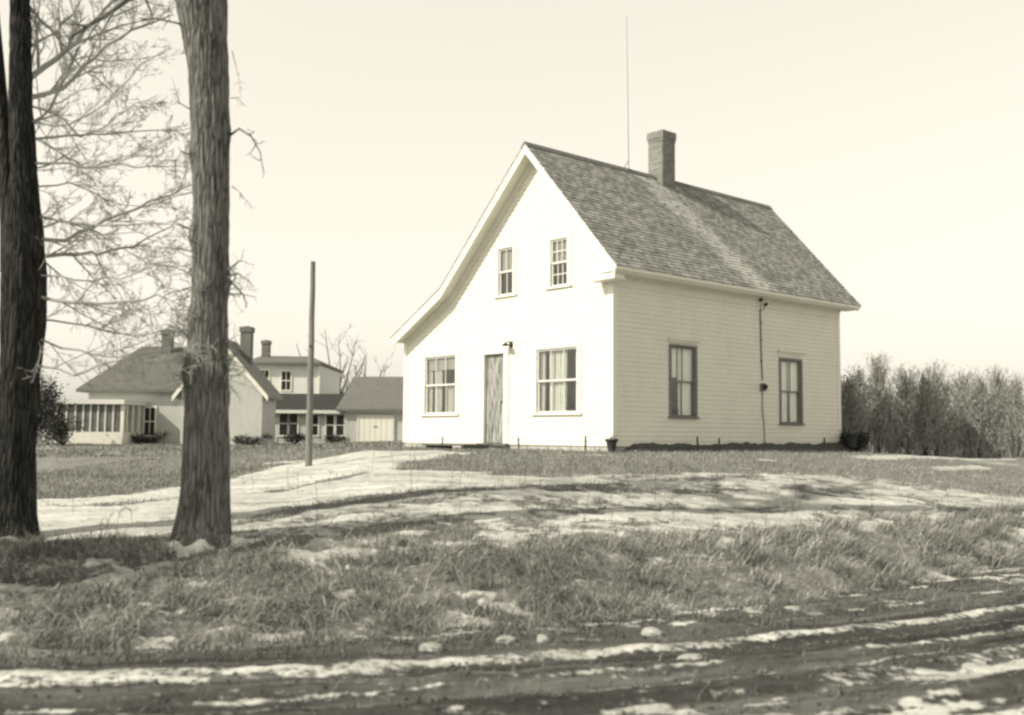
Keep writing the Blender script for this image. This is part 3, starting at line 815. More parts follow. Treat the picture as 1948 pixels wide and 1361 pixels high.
# earth banking along the side wall
def banking(name, pts, hgt, wid, label, cat):
    mb = MB(); N = 140; prof = 9; vs = []
    for i in range(N + 1):
        f = i / N; u = pts[0] + (pts[1] - pts[0]) * f; end = min(1, min(f, 1 - f) * 22) ** .5
        for j in range(prof):
            g = j / (prof - 1)
            n = g * wid * (.85 + .3 * float(vn(np.array([u * 1.3]), np.array([3.3]), 8)[0])) * (.4 + .6 * end)
            base = -.36 + .0
            top = hgt + .05 * (float(vn(np.array([u * 2.2]), np.array([1.1]), 6)[0]) - .5) * 2
            z = base + (top - base) * end * (1 - g) ** 1.1 if g < 1 else base
            z += .045 * (float(vn(np.array([u * 9]), np.array([g * 7]), 4)[0]) - .5)
            vs.append((.035 + n, u, z))
    fs = [(i * prof + j, i * prof + j + 1, (i + 1) * prof + j + 1, (i + 1) * prof + j) for i in range(N) for j in range(prof - 1)]
    mb.add(vs, fs); o = mb.build(name, SOIL, None, smooth=True); o.matrix_world = HM; return tag(o, label, cat)
banking('earth_banking', (.12, L_ + .9), .06, .62, 'dark earth and leaves banked against the side foundation', 'banking')

# doorstep and stakes
t = empty('doorstep', hw(-4.35, -.95, -.13), TH, 'low plank doorstep on the ground before the front door', 'step')
for i in range(4):
    mb = MB(); mb.box(-.95, .75 + .03 * (i % 2), -.42 + i * .22, -.42 + i * .22 + .205, .09, .125); mb.build('plank', PLANK, t)
for xx in (-.85, .6):
    mb = MB(); mb.box(xx, xx + .1, -.38, .42, -.12, .088); mb.build('bearer', STAKE, t)
def stake(px_u, face, n, h, label):
    q = hw(*P(face, px_u, n, 0)); z = T(q.x, q.y)
    mb = MB(); hh = h; lean = random.uniform(-.03, .03)
    mb.hexa([(-.022, -.014, -.15), (.022, -.014, -.15), (.022, .014, -.15), (-.022, .014, -.15), (-.02 + lean, -.012, hh), (.02 + lean, -.012, hh + .01), (.02 + lean, .012, hh + .01), (-.02 + lean, .012, hh)])
    o = mb.build('wooden_stake', STAKE); o.location = (q.x, q.y, z); o.rotation_euler = (0, 0, TH)
    tag(o, label, 'stake', 'stakes along the foot of the farmhouse walls')
stake(-5.75, 'f', .35, .30, 'wooden stake below the left ground-floor front window')
stake(-2.75, 'f', .35, .30, 'wooden stake to the left of the right ground-floor front window')
stake(-.52, 'f', .35, .36, 'wooden stake close to the dark flowerpot at the near corner')
stake(2.45, 's', .45, .36, 'wooden stake in the banking under the nearer side window')
stake(3.25, 's', .45, .32, 'wooden stake in the banking just past the nearer side window')
stake(7.9, 's', .45, .36, 'wooden stake in the banking near the farther side window')
def flowerpot(loc, s, label):
    t = empty('flowerpot', loc, .3, label, 'flowerpot', 'dark pots at the house corners')
    mb = MB(); mb.lathe([(0.001, 0), (.085, 0), (.095, .02), (.085, .05), (.125, .24), (.125, .25), (.155, .27), (.155, .32), (.135, .32), (.125, .27), (0.001, .26)], 24)
    mb.v = [(a * s, b * s, c * s) for a, b, c in mb.v]; mb.build('pot', BLACK, t, smooth=True)
    mb = MB(); r = random.Random(4)
    for k in range(26):
        a = r.uniform(0, 6.28); q = r.uniform(0, .1); h = r.uniform(.06, .16); x, y = q * math.cos(a), q * math.sin(a)
        mb.tube([(x, y, .25), (x * 1.3, y * 1.3, .25 + h), (x * 1.9 + .02, y * 1.9, .25 + h * 1.2)], [.005, .004, .002], 4)
    mb.v = [(a * s, b * s, c * s) for a, b, c in mb.v]; mb.build('dead_stalks', TWIG, t)
q = hw(.16, -.22); flowerpot((q.x, q.y, T(q.x, q.y)), .95, 'dark flowerpot on the grass at the near corner of the farmhouse')
q = hw(.55, L_ - .35); flowerpot((q.x, q.y, T(q.x, q.y) + .12), 1.25, 'dark flowerpot on the banking at the far corner of the farmhouse')

# ------------------------------------------------------------------ bare trees
def limb(rng, p, d, ln, r, nseg=6, jit=.18, up=0.0, tip=.35):
    pts = [Vector(p)]; d = Vector(d).normalized(); rad = [r]
    for i in range(nseg):
        d = (d + Vector((rng.gauss(0, jit), rng.gauss(0, jit), rng.gauss(0, jit) + up))).normalized()
        pts.append(pts[-1] + d * ln / nseg); rad.append(r * (1 - (1 - tip) * (i + 1) / nseg))
    return pts, rad
def sprout(rng, mb, pts, rad, level, maxl, n, lf, spread=.8, up=.03, jit=.16, minr=.0025, start=.2):
    for k in range(n):
        f = rng.uniform(start, 1); i = min(int(f * (len(pts) - 1)), len(pts) - 2); g = f * (len(pts) - 1) - i
        p = pts[i].lerp(pts[i + 1], g); r = (rad[i] * (1 - g) + rad[i + 1] * g) * rng.uniform(.4, .65)
        ax = (pts[i + 1] - pts[i]).normalized()
        s = Vector((rng.gauss(0, 1), rng.gauss(0, 1), rng.gauss(0, 1))); s = (s - ax * s.dot(ax)).normalized()
        d = ax * (1 - spread * .5) + s * spread
        tot = sum((pts[j + 1] - pts[j]).length for j in range(len(pts) - 1))
        ln = tot * lf * rng.uniform(.5, 1.1) * (1.15 - .6 * f)
        q, rq = limb(rng, p, d, ln, max(r, minr), 5, jit, up, .3)
        mb.tube(q, rq, 4 if level > 1 else 5, cap=False)
        if level < maxl: sprout(rng, mb, q, rq, level + 1, maxl, max(2, int(n * .7)), lf, spread, up, jit, minr, .15)
def bark_tube(centers, radii, n=180, seed=1, ridge=.03, knots=()):
    """A thick trunk with real vertical ridges and bulges."""
    mb = MB(); cz = [c[2] for c in centers]; zs = np.arange(cz[0], cz[-1], .045)
    cx = np.interp(zs, cz, [c[0] for c in centers]); cy = np.interp(zs, cz, [c[1] for c in centers]); rr = np.interp(zs, cz, radii)
    th = np.linspace(0, 2 * np.pi, n, endpoint=False); TH_, Z_ = np.meshgrid(th, zs)
    R_ = np.interp(Z_, cz, radii)
    u = np.cos(TH_) * 3.2; v = np.sin(TH_) * 3.2
    wv = .25 * np.sin(Z_ * 2.1 + 3 * np.sin(TH_)); a1 = fbm(TH_ * 46 / 6.2832 + wv, Z_ * 2.6, seed, 3); a1b = fbm((TH_ - 6.2832) * 46 / 6.2832 + wv, Z_ * 2.6, seed, 3)
    bl = sstep(5.9, 6.2832, TH_); a1 = a1 * (1 - bl) + a1b * bl
    lump = fbm(u * .6 + Z_ * .25, v * .6 + Z_ * .9, seed + 5, 3)
    flare = 1 + .36 * np.exp(-(Z_ - cz[0] - .15) / .22) * (.6 + .7 * (np.sin(TH_ * 5 + seed) * .5 + .5)) * (Z_ < cz[0] + 1.5) * .6
    R_ = R_ * flare * (1 + .16 * (lump - .5)) + ridge * (np.abs(a1 - .5) * 2) * .9 - ridge * .3
    for (zk, ak, hk, sk) in knots:
        da = np.abs((TH_ - ak + np.pi) % (2 * np.pi) - np.pi)
        R_ = R_ + hk * np.exp(-(da / .5) ** 2 - ((Z_ - zk) / sk) ** 2)
    X = cx[:, None] + R_ * np.cos(TH_); Y = cy[:, None] + R_ * np.sin(TH_)
    V = np.stack([X, Y, Z_], -1).reshape(-1, 3)
    mb.v = [tuple(p) for p in V]; m = len(zs)
    for i in range(m - 1):
        for k in range(n):
            k2 = (k + 1) % n; mb.f.append((i * n + k, i * n + k2, (i + 1) * n + k2, (i + 1) * n + k))
    mb.mi = [0] * len(mb.f); return mb
def pxpath(pts, depth, base): # (px,py,ddepth) -> local points
    o = []
    for a in pts:
        q = at(a[0], a[1], depth + (a[2] if len(a) > 2 else 0)); o.append(Vector(q - base))
    return o

# --- right trunk (the nearer bare maple, half sunlit)
b2 = ground(387, 1036); D2 = b2[1]; base2 = np.array([b2[0], b2[1], T(*b2)])
tree2 = empty('maple_tree', base2, 0, 'bare maple with straight ridged trunk, half in sun, snow at its foot', 'tree')
def trunk_from_px(prof, depth, base, extra, seed, ridge=.03, sink=.25):
    c = []; r = []
    for y, l, rt in prof:
        q = at((l + rt) / 2, y, depth) - base; c.append((q[0], 0, q[2])); r.append((rt - l) / 2 / F * depth * .97)
    c = [(c[0][0], 0, c[0][2] - sink)] + c; r = [r[0] * 1.05] + r
    for e in extra: c.append(e[:3]); r.append(e[3])
    c = sorted(zip(c, r), key=lambda q: q[0][2]); return [q[0] for q in c], [q[1] for q in c]
c2, r2 = trunk_from_px([(1020, 336, 437), (960, 342, 436), (850, 348, 436), (720, 355, 434), (600, 362, 433), (480, 366, 436), (400, 368, 437), (300, 366, 438), (200, 362, 437), (130, 358, 436), (60, 345, 433), (0, 332, 434)], D2, base2, [], 3)
ztop2 = c2[-1][2]
mb = bark_tube(c2 + [(c2[-1][0] - .02, .0, ztop2 + .35)], r2 + [.25], seed=3, ridge=.026, knots=[(at(400, y, D2)[2] - base2[2], a, h, .14) for y, a, h in ((708, -.6, .05), (712, 3.6, .04), (452, 3.7, .05), (545, -1.7, .04), (535, -.3, .04), (296, 3.5, .03), (250, -.2, .03), (610, 3.4, .03))])
tr2 = mb.build('trunk', BARK, tree2, smooth=True)
rng = random.Random(21)
top = Vector((c2[-1][0], 0, ztop2 + .2))
mb = MB(); mt = MB()
for d, ln, r in (((-.55, .1, 1), 5.0, .2), ((.10, -.1, 1), 6.5, .23), ((-.1, .5, 1), 5.0, .15), ((-.9, .3, .7), 3.5, .12)):
    q, rq = limb(rng, top - Vector((0, 0, .15)), d, ln, r, 9, .1, .02, .25); mb.tube(q, rq, 12, cap=False)
    sprout(rng, mt, q, rq, 0, 3, 8, .5, .8, .03)
mb.build('main_limbs', BARK, tree2, smooth=True)
mt.build('branches', TWIG, tree2)
mb = MB()  # water sprouts and burl twigs on the trunk, read off the photograph
sprays = [((434, 250), [(455, 245), (478, 260), (495, 290), (500, 322)], .016), ((434, 180), [(450, 186), (470, 205)], .006), ((436, 350), [(455, 365), (480, 395)], .007),
          ((430, 530), [(448, 545), (462, 560), (470, 585)], .016), ((432, 522), [(452, 520), (470, 532), (486, 552)], .010), ((432, 540), [(446, 530), (455, 516)], .006),
          ((368, 296), [(345, 288), (333, 310), (334, 340)], .012), ((370, 440), [(350, 432), (330, 425)], .012), ((368, 476), [(340, 474), (300, 470)], .010),
          ((372, 430), [(352, 410), (345, 385)], .006), ((366, 360), [(340, 372), (300, 386), (262, 396)], .008), ((368, 210), [(340, 195), (328, 150)], .008),
          ((360, 60), [(340, 45), (300, 36), (270, 40)], .016), ((436, 90), [(452, 140), (458, 170)], .005), ((505, 402), [(520, 405), (535, 425)], .004)]
for s, rest, r in sprays[:-1]:
    q = pxpath([s] + rest, D2 - .12, base2); q[0].y += .12
    mb.tube(q, [r * (1 - .75 * i / (len(q) - 1)) for i in range(len(q))], 6, cap=False)
    sprout(rng, mb, q, [r * .7] * len(q), 1, 2, 6, .32, .8, -.02, .3, .002, .35)
for cx_, cy_, n_, sgn in ((440, 715, 26, 1), (362, 715, 22, -1), (438, 545, 14, 1), (368, 440, 12, -1), (375, 500, 8, -1), (436, 660, 8, 1), (355, 540, 10, -1), (352, 610, 8, -1)):
    p0 = Vector(at(cx_ - sgn * 6, cy_, D2 - .1) - base2)
    for k in range(n_):
        d = Vector((sgn * rng.uniform(.3, 1), rng.uniform(-.9, .2), rng.uniform(-.7, .9)))
        q, rq = limb(rng, p0 + Vector((0, 0, rng.uniform(-.2, .2))), d, rng.uniform(.15, .42), rng.uniform(.003, .008), 6, .35, -.04, .3)
        mb.tube(q, rq, 4, cap=False); sprout(rng, mb, q, rq, 2, 2, 3, .5, .9, 0, .3, .002)
mb.build('water_sprouts', TWIG, tree2)
# snow heaped at the foot
mb = MB()
pile = MB()
for i in range(16):
    for j in range(49):
        a = 2 * math.pi * j / 48; rr_ = .27 + .30 * i / 15 * (.75 + .35 * math.sin(a * 3 + 1) + .2 * math.sin(a * 7))
        x, y = base2[0] + .02 + rr_ * math.cos(a), base2[1] + rr_ * math.sin(a)
        z = T(x, y) + .11 * (1 - i / 15) ** 1.4 * (.6 + .4 * math.sin(a * 5 + 2)) - (.02 if i == 15 else 0)
        pile.v.append((x - base2[0], y - base2[1], z - base2[2]))
for i in range(15):
    for j in range(48): pile.f.append((i * 49 + j, i * 49 + j + 1, (i + 1) * 49 + j + 1, (i + 1) * 49 + j)); pile.mi.append(0)
o = pile.build('snow_heap', SNOW, None, smooth=True); o.location = base2; tag(o, 'small heap of snow round the foot of the sunlit maple trunk', 'snow')

# --- left forked tree
b1 = ground(30, 1022); D1 = b1[1]; base1 = np.array([b1[0], b1[1], T(*b1)])
tree1 = empty('old_tree', base1, 0, 'dark forked bare tree at the left edge with long level branches', 'tree')
prof = [(1010, -12, 66), (900, -6, 66), (800, -2, 70), (700, 2, 77), (600, 4, 88), (520, 2, 88), (440, 8, 80)]
c1, r1 = trunk_from_px(prof + [(330, 20, 70), (200, 17, 62), (0, 20, 57)], D1, base1, [], 8)
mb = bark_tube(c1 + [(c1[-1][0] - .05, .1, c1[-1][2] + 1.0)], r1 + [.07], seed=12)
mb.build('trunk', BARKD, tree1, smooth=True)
mb = MB(); q = pxpath([(34, 520), (22, 430), (8, 300), (-4, 150), (-16, 0), (-40, -200)], D1 + .1, base1)
q[0].y -= .1
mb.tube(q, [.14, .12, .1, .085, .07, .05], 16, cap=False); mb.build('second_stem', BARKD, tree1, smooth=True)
br = MB(); rng = random.Random(5)
levels = [ # measured branch lines: start, ..., end; radius
    ([(70, 462), (130, 455), (200, 420), (262, 398), (330, 370), (372, 350)], .026), ([(75, 490), (150, 484), (190, 480), (250, 470), (330, 432)], .026),
    ([(60, 268), (130, 258), (200, 252), (300, 247), (360, 244)], .016), ([(70, 310), (160, 315), (260, 322), (350, 320)], .016),
    ([(70, 565), (140, 575), (220, 577), (300, 565), (350, 580)], .022), ([(70, 410), (140, 424), (240, 430), (330, 425)], .018),
    ([(60, 160), (110, 110), (160, 60), (220, 0), (260, -50)], .04), ([(62, 190), (120, 170), (180, 110), (250, 60), (330, 30)], .03),
    ([(60, 0), (80, 40), (120, 90), (170, 140), (210, 170)], .022), ([(60, 250), (95, 210), (150, 95), (190, 40), (230, -20)], .022),
    ([(70, 200), (110, 215), (150, 260), (190, 248), (240, 210), (300, 180)], .014), ([(70, 360), (130, 345), (200, 380), (300, 400)], .012),
    ([(80, 520), (150, 535), (230, 530), (340, 490)], .014), ([(80, 612), (170, 620), (260, 640), (340, 625)], .013),
    ([(75, 640), (150, 668), (230, 680), (300, 650), (350, 635)], .014), ([(70, 445), (120, 420), (180, 440), (280, 500), (360, 520)], .014),
    ([(70, 690), (140, 715), (210, 690), (300, 668), (360, 660)], .016), ([(60, 100), (110, 60), (150, 10), (170, -40)], .02),
    ([(60, 330), (120, 300), (160, 320), (230, 300), (330, 290)], .012), ([(60, 225), (130, 240), (200, 200), (270, 120), (330, 90)], .014)]
for pl, r in levels:
    dd = rng.uniform(-1.2, 1.6)
    q = pxpath([(a, b, dd * i / (len(pl) - 1)) for i, (a, b) in enumerate(pl)], D1, base1)
    # start inside the stem
    q[0] = q[0] - Vector((.12, 0, 0))
    # smooth / subdivide with jitter
    s = [q[0]]
    for a, b in zip(q[:-1], q[1:]):
        for k in range(1, 4): s.append(a.lerp(b, k / 3) + Vector((rng.gauss(0, .012), rng.gauss(0, .012), rng.gauss(0, .014))))
    rad = [r * (1 - .72 * i / (len(s) - 1)) for i in range(len(s))]
    br.tube(s, rad, 6, cap=False)
    sprout(rng, br, s, rad, 1, 3, 12, .46, .62, .0, .11, .0034, .03)
for k in range(7):     # limbs above the frame and to the left, for the shade they throw
    z = rng.uniform(6.8, 7.3); a = rng.uniform(1.5, 5.5)
    s, rad = limb(rng, (c1[-1][0], 0, z), (math.cos(a), math.sin(a), .8), 3.2, .06, 7, .15, .04, .25)
    br.tube(s, rad, 6, cap=False); sprout(rng, br, s, rad, 1, 3, 8, .5, .8, .03)
br.build('branches', noisy('hazed_branches', .32, .46, 4, .9, 0), tree1)  # branch colour far paler than the trunk, haze put into the colour

# bare trees far behind the garage
for i, (px, d, h, sd, lab) in enumerate(((642, 92, 8.6, 3, 'bare tree rising between the dark shed and the garage'), (690, 96, 6.4, 9, 'faint low bare tree showing above the garage ridge'))):
    q = at(px, 850, d); z = T(q[0], q[1]); t = empty('bare_tree', (q[0], q[1], z), 0, lab, 'tree', 'bare trees beyond the far buildings')
    rg = random.Random(sd); mb = MB(); tw = MB(); mb.tube([(0, 0, -.1), (0, 0, 1.5), (.1, 0, 2.6)], [.28, .22, .2], 10)
    for k in range(7):
        a = rg.uniform(0, 6.28); s, rad = limb(rg, (0, 0, rg.uniform(1.6, 2.6)), (.55 * math.cos(a), .5 * math.sin(a), 1), h * rg.uniform(.75, 1.05), .12, 8, .1, .03, .2)
        tw.tube(s, rad, 6, cap=False); sprout(rg, tw, s, rad, 1, 3, 6, .42, .7, .05, .14, .012, .25)
    mb.build('trunk', FARTWIG, t); tw.build('crown', FARTWIG, t)

# brushy row right of the house
def brush_tree(px, topy, d, seed, label):
    d += random.uniform(-2.5, 3); px += random.uniform(-7, 7); q = at(px, 862, d); z = T(q[0], q[1]); h = at(px, topy + random.uniform(-6, 10), d)[2] - z
    t = empty('brushy_tree', (q[0], q[1], z), 0, label, 'tree', 'row of brushy trees right of the farmhouse')
    rg = random.Random(seed); mb = MB()
    mb.tube([(0, 0, -.1), (rg.uniform(-.05, .05), 0, h * .35), (rg.uniform(-.1, .1), 0, h * .8), (0, 0, h * .96)], [.09, .07, .04, .01], 8)
    mb.build('trunk', BARKD, t)
    V = []; tw = MB(); wd = rg.uniform(.9, 1.7)
    for k in range(150):
        a = rg.uniform(0, 6.28); z0 = h * rg.uniform(.03, .82); sp_ = wd * rg.uniform(.3, 1) * (1 - (z0 / h) * .85)
        ln = h * rg.uniform(.15, .34) * (1.1 - z0 / h * .4)
        s, rad = limb(rg, (.05 * math.cos(a), .05 * math.sin(a), z0), (math.cos(a) * sp_, math.sin(a) * sp_, .9), ln + sp_ * .4, .018, 5, .1, .12, .25)
        if s[-1].z > h * 1.02: continue
        tw.tube(s, rad, 4, cap=False); sprout(rg, tw, s, rad, 2, 3, 5, .42, .6, .12, .12, .006, .1)
        for p_ in s[1:]:
            for _ in range(max(1, int(11 * (1.05 - s[-1].z / h)))): V.append(p_ + Vector((rg.gauss(0, .13), rg.gauss(0, .13), rg.gauss(0, .14))))
    tw.build('branches', HEDGE, t)
    fb = MB()
    for p_ in V:
        u = Vector((rg.gauss(0, 1), rg.gauss(0, 1), rg.gauss(0, 1) + 1.2)).normalized(); w = u.cross(Vector((rg.gauss(0, 1), rg.gauss(0, 1), rg.gauss(0, 1)))).normalized()
        l_ = rg.uniform(.05, .12); ww = rg.uniform(.008, .02)
        fb.add([p_ - w * ww, p_ + w * ww, p_ + u * l_ + w * ww * .3, p_ + u * l_ - w * ww * .3], [(0, 1, 2, 3)])
    fb.build('foliage', HEDGE, t, recalc=False)
row = [(1614, 722, 34, 'first brushy tree, touching the far corner of the farmhouse'), (1641, 702, 36, 'second brushy tree to the right of the farmhouse corner'),
       (1667, 676, 37, 'tallest narrow brushy tree of the row right of the house'), (1698, 738, 38, 'low brushy tree in the dip right of the tallest one'),
       (1727, 690, 37, 'pointed brushy tree right of the dip in the row'), (1756, 712, 35, 'brushy tree just right of the pointed one in the row'),
       (1786, 695, 37, 'full brushy tree in the middle right of the row'), (1812, 722, 39, 'shorter brushy tree in the right part of the row'),
       (1838, 704, 36, 'fourth brushy tree from the right end of the row'), (1872, 716, 37, 'third brushy tree from the right end of the row'),
       (1905, 700, 36, 'second brushy tree from the right end of the row'), (1938, 714, 38, 'last brushy tree at the right edge of the picture')]
for i, (px, ty, d, lab) in enumerate(row): brush_tree(px, ty, d, 40 + i, lab)

fb = MB(); tw = MB(); rg = random.Random(77)
for k in range(800):
    d = rg.uniform(34, 41); px = rg.uniform(1596, 1990); q = at(px, 862, d); z = T(q[0], q[1])
    hh = 2.0 * (.35 + float(vn(np.array([q[0] * .9]), np.array([d * .6]), 3)[0])) * rg.uniform(.4, 1)
    s, rad = limb(rg, (q[0], q[1], z), (rg.gauss(0, .25), rg.gauss(0, .25), 1), hh, .012, 4, .12, .05, .3)
    tw.tube(s, rad, 3, cap=False)
    for p0 in s[1:]:
        for _ in range(5):
            p_ = p0 + Vector((rg.gauss(0, .12), rg.gauss(0, .12), rg.gauss(0, .12))); u = Vector((rg.gauss(0, .6), rg.gauss(0, .6), 1)).normalized(); w = u.cross(Vector((rg.gauss(0, 1), rg.gauss(0, 1), rg.gauss(0, 1)))).normalized() * .01; u = u * rg.uniform(.08, .2)
            tw.add([p_ - w, p_ + w, p_ + u + w * .2, p_ + u - w * .2], [(0, 1, 2, 3)])
tag(tw.build('undergrowth', HEDGE, recalc=False), 'tangled dry undergrowth at the foot of the brushy trees', 'undergrowth', kind='stuff')

def shrub(px, py, d, w, h, label, mat=EVERG, seed=1, name='evergreen_shrub', n=2600, group=None):
    q = at(px, py, d); z = T(q[0], q[1]); t = empty(name, (q[0], q[1], z), 0, label, 'shrub', group); rg = random.Random(seed)
    mb = MB()
    for k in range(9):
        a = rg.uniform(0, 6.28); mb.tube([(0, 0, -.05), (.25 * w * math.cos(a), .25 * w * math.sin(a), h * .4), (.4 * w * math.cos(a), .4 * w * math.sin(a), h * .8)], [.03, .02, .008], 5)
    mb.build('stems', BARKD, t)
    fb = MB(); cl = [(rg.gauss(0, .2) * w, rg.gauss(0, .2) * w, h * rg.uniform(.15, .85)) for _ in range(16)]
    for k in range(n):
        c = rg.choice(cl); f = 1 - .5 * c[2] / h
        p_ = Vector((c[0] + rg.gauss(0, .13) * w * f, c[1] + rg.gauss(0, .13) * w * f, abs(c[2] + rg.gauss(0, .12) * h)))
        u = Vector((rg.gauss(0, 1), rg.gauss(0, 1), rg.gauss(0, 1) + .5)).normalized(); v = u.cross(Vector((rg.gauss(0, 1), rg.gauss(0, 1), rg.gauss(0, 1)))).normalized()
        l_ = rg.uniform(.04, .1) * (1 + h * .2); ww = l_ * .3
        fb.add([p_, p_ + u * l_ * .5 + v * ww, p_ + u * l_, p_ + u * l_ * .5 - v * ww], [(0, 1, 2, 3)])
    fb.build('foliage', mat, t, recalc=False)
q = hw(.9, L_ + .3)
shrub(1618, 870, q.y + .6, .95, .55, 'low dark shrub at the far corner of the farmhouse', seed=4)
shrub(58, 850, 46, 2.6, 3.4, 'tall dark evergreen bush left of the white porch', seed=5, n=6000)
shrub(118, 862, 44, 1.6, 1.2, 'low dark bush in front of the porch corner', seed=6)

# ------------------------------------------------------------------ pole
b = ground(587, 888); D = b[1]; base = np.array([b[0], b[1], T(*b)])
t = empty('utility_pole', base, 0, 'plain weathered wooden pole beside the snowy drive', 'pole')
topz = at(586, 498, D)[2] - base[2]; rb = 6.8 / F * D
mb = MB(); N = 14
mb.tube([(.0, 0, -.3)] + [(.012 * math.sin(k * 1.7) * rb * 4, 0, topz * k / N) for k in range(N + 1)], [rb * 1.02] + [rb * (1 - .32 * k / N) for k in range(N + 1)], 16)
mb.build('shaft', POLEM, t, smooth=False)
mb = MB(); mb.tube([(0, -rb, topz * .58), (0, -rb - .05, topz * .58)], [.015, .02], 8); mb.build('spike', BLACK, t)

# ------------------------------------------------------------------ far buildings
class Bld:
    def __init__(s, name, d, ref, label, cat):
        s.d = d; q = at(ref[0], ref[1], d); s.o = np.array([q[0], d, T(q[0], d)])
        s.root = empty(name, s.o, 0, label, cat)
    def X(s, px, py=760, dd=0): return at(px, py, s.d + dd)[0] - s.o[0]
    def Z(s, px, py, dd=0): return at(px, py, s.d + dd)[2] - s.o[2]
    def wall(s, x0, x1, ytop, y0, y1, mat, name='wall', zb=-.3):
        mb = MB(); z1 = s.Z((x0 + x1) / 2, ytop, y0); a, b = s.X(x0, 760, y0), s.X(x1, 760, y0)
        z = max(zb, 0) ; mb.box(a, b, y0 + .02, y1, zb, z1)
        zc = z + .02; rows = int((z1 - zc) / .14)
        for k in range(rows):
            za = zc + k * .14; mb.add([(a, y0, za), (b, y0, za), (b, y0 + .018, za + .142), (a, y0 + .018, za + .142), (a, y0 + .02, za), (b, y0 + .02, za)], [(0, 1, 2, 3), (4, 5, 1, 0)])
        return mb.build(name, mat, s.root, recalc=False)
    def window(s, x0, x1, y0, y1, off, nc=2, trim=TRIM, name='window'):
        a, b = s.X(x0, 760, off), s.X(x1, 760, off); z1, z0 = s.Z(x0, y0, off), s.Z(x0, y1, off); n = off
        fr = MB(); w = .09
        for bx in ((a - w, a, z0 - w, z1 + w), (b, b + w, z0 - w, z1 + w), (a, b, z1, z1 + w), (a, b, z0 - w, z0)): fr.box(bx[0], bx[1], n - .05, n + .02, bx[2], bx[3])
        for k in range(1, nc): c = a + (b - a) * k / nc; fr.box(c - .02, c + .02, n - .035, n + .01, z0, z1)
        fr.box(a, b, n - .04, n + .01, (z0 + z1) / 2 - .03, (z0 + z1) / 2 + .03)
        f = fr.build(name, trim, s.root); g = MB(); g.box(a, b, n - .012, n - .004, z0, z1); g.build('pane', PANE, f); return f
m_ = Mat('dark_pane', .03, .08, .5); m_.color(m_.ramp(m_.noise(m_.coord(), 1.2), [(.4, .015), (.65, .05)])); PANE = m_.m
def gable_x(s, x0, x1, yeave, rx0, rx1, yridge, y0, y1, mat, name='roof', over=.3, rmid=None, th=.14):
    """Roof with its ridge along X (hipped where the ridge is shorter)."""
    ym = (y0 + y1) / 2 if rmid is None else rmid
    ze = s.Z((x0 + x1) / 2, yeave, y0); zr = s.Z((rx0 + rx1) / 2, yridge, ym)
    a, b = s.X(x0, 760, y0), s.X(x1, 760, y0); ra, rb_ = s.X(rx0, 700, ym), s.X(rx1, 700, ym)
    v = [(a, y0 - over, ze), (b, y0 - over, ze), (b, y1 + over, ze), (a, y1 + over, ze), (ra, ym, zr), (rb_, ym, zr)]
    lo = [(p[0], p[1], p[2] - th) for p in v[:4]]
    mb = MB(); mb.add(v + lo, [(0, 1, 5, 4), (2, 3, 4, 5), (3, 0, 4), (1, 2, 5), (0, 6, 7, 1), (1, 7, 8, 2), (2, 8, 9, 3), (3, 9, 6, 0), (6, 9, 8, 7)])
    return mb.build(name, mat, s.root)
def chimney(s, x0, x1, ytop, ybot, dd, mat=FARBRICK, parent=None):
    a, b = s.X(x0, 650, dd), s.X(x1, 650, dd); z1, z0 = s.Z(x0, ytop, dd), s.Z(x0, ybot, dd); w = b - a
    mb = MB(); mb.box(a, b, dd, dd + w, z0 - 1.0, z1 - .25); mb.box(a - .05, b + .05, dd - .05, dd + w + .05, z1 - .25, z1); mb.box(a + .12, b - .12, dd + .12, dd + w - .12, z1, z1 + .05)
    o = mb.build('chimney', mat, parent or s.root); return o

# grey house with porch, behind the two tree trunks
B = Bld('grey_house', 52, (300, 845), 'grey gabled house with a glassed white porch, seen behind the tree trunks', 'house')
B.wall(168, 400, 744, 0, 8, FARGREY)
gable_x(B, 150, 400, 742, 268, 400, 660, 0, 8, FARROOFM, over=.4)
chimney(B, 307, 325, 628, 662, 3.2)
# gabled wing towards the viewer
y0 = -2.0
a, b_ = B.X(345, 760, y0), B.X(499, 760, y0); ap = B.X(420, 660, y0); zt = B.Z(420, 648, y0); ze = B.Z(505, 742, y0)
mb = MB(); mb.prism([(a, -.3), (b_, -.3), (b_, ze), (ap, zt), (a, ze)], y0, .9)
rows = int((zt) / .14)
mb.build('wing_wall', FARGREY, B.root)
mb = MB(); ov = .35; sr_ = (zt - ze) / (b_ - ap)
for sgn, e in ((1, b_), (-1, a)):
    s1 = (zt - ze) / abs(e - ap); ex = e + sgn * ov
    mb.hexa([(ap, y0 - .3, zt), (ex, y0 - .3, ze - s1 * ov), (ex, 1.0, ze - s1 * ov), (ap, 1.0, zt), (ap, y0 - .3, zt + .17), (ex, y0 - .3, ze - s1 * ov + .15), (ex, 1.0, ze - s1 * ov + .15), (ap, 1.0, zt + .17)])
mb.build('wing_roof', noisy('pale_grey_roofing', .22, .32, 2.5), B.root)
mb = MB()
for sgn, e in ((1, b_), (-1, a)):
    s1 = (zt - ze) / abs(e - ap); ex = e + sgn * ov
    mb.hexa([(ap, y0 - .36, zt - .16), (ex, y0 - .36, ze - s1 * ov - .16), (ex, y0 - .302, ze - s1 * ov - .16), (ap, y0 - .302, zt - .16), (ap, y0 - .36, zt + .12), (ex, y0 - .36, ze - s1 * ov + .1), (ex, y0 - .302, ze - s1 * ov + .1), (ap, y0 - .302, zt + .12)])
mb.build('wing_trim', TRIM, B.root)
chimney(B, 457, 477, 622, 712, -.6)
for x0, x1 in ((242, 262), (277, 296)): B.window(x0, x1, 776, 828, 0)
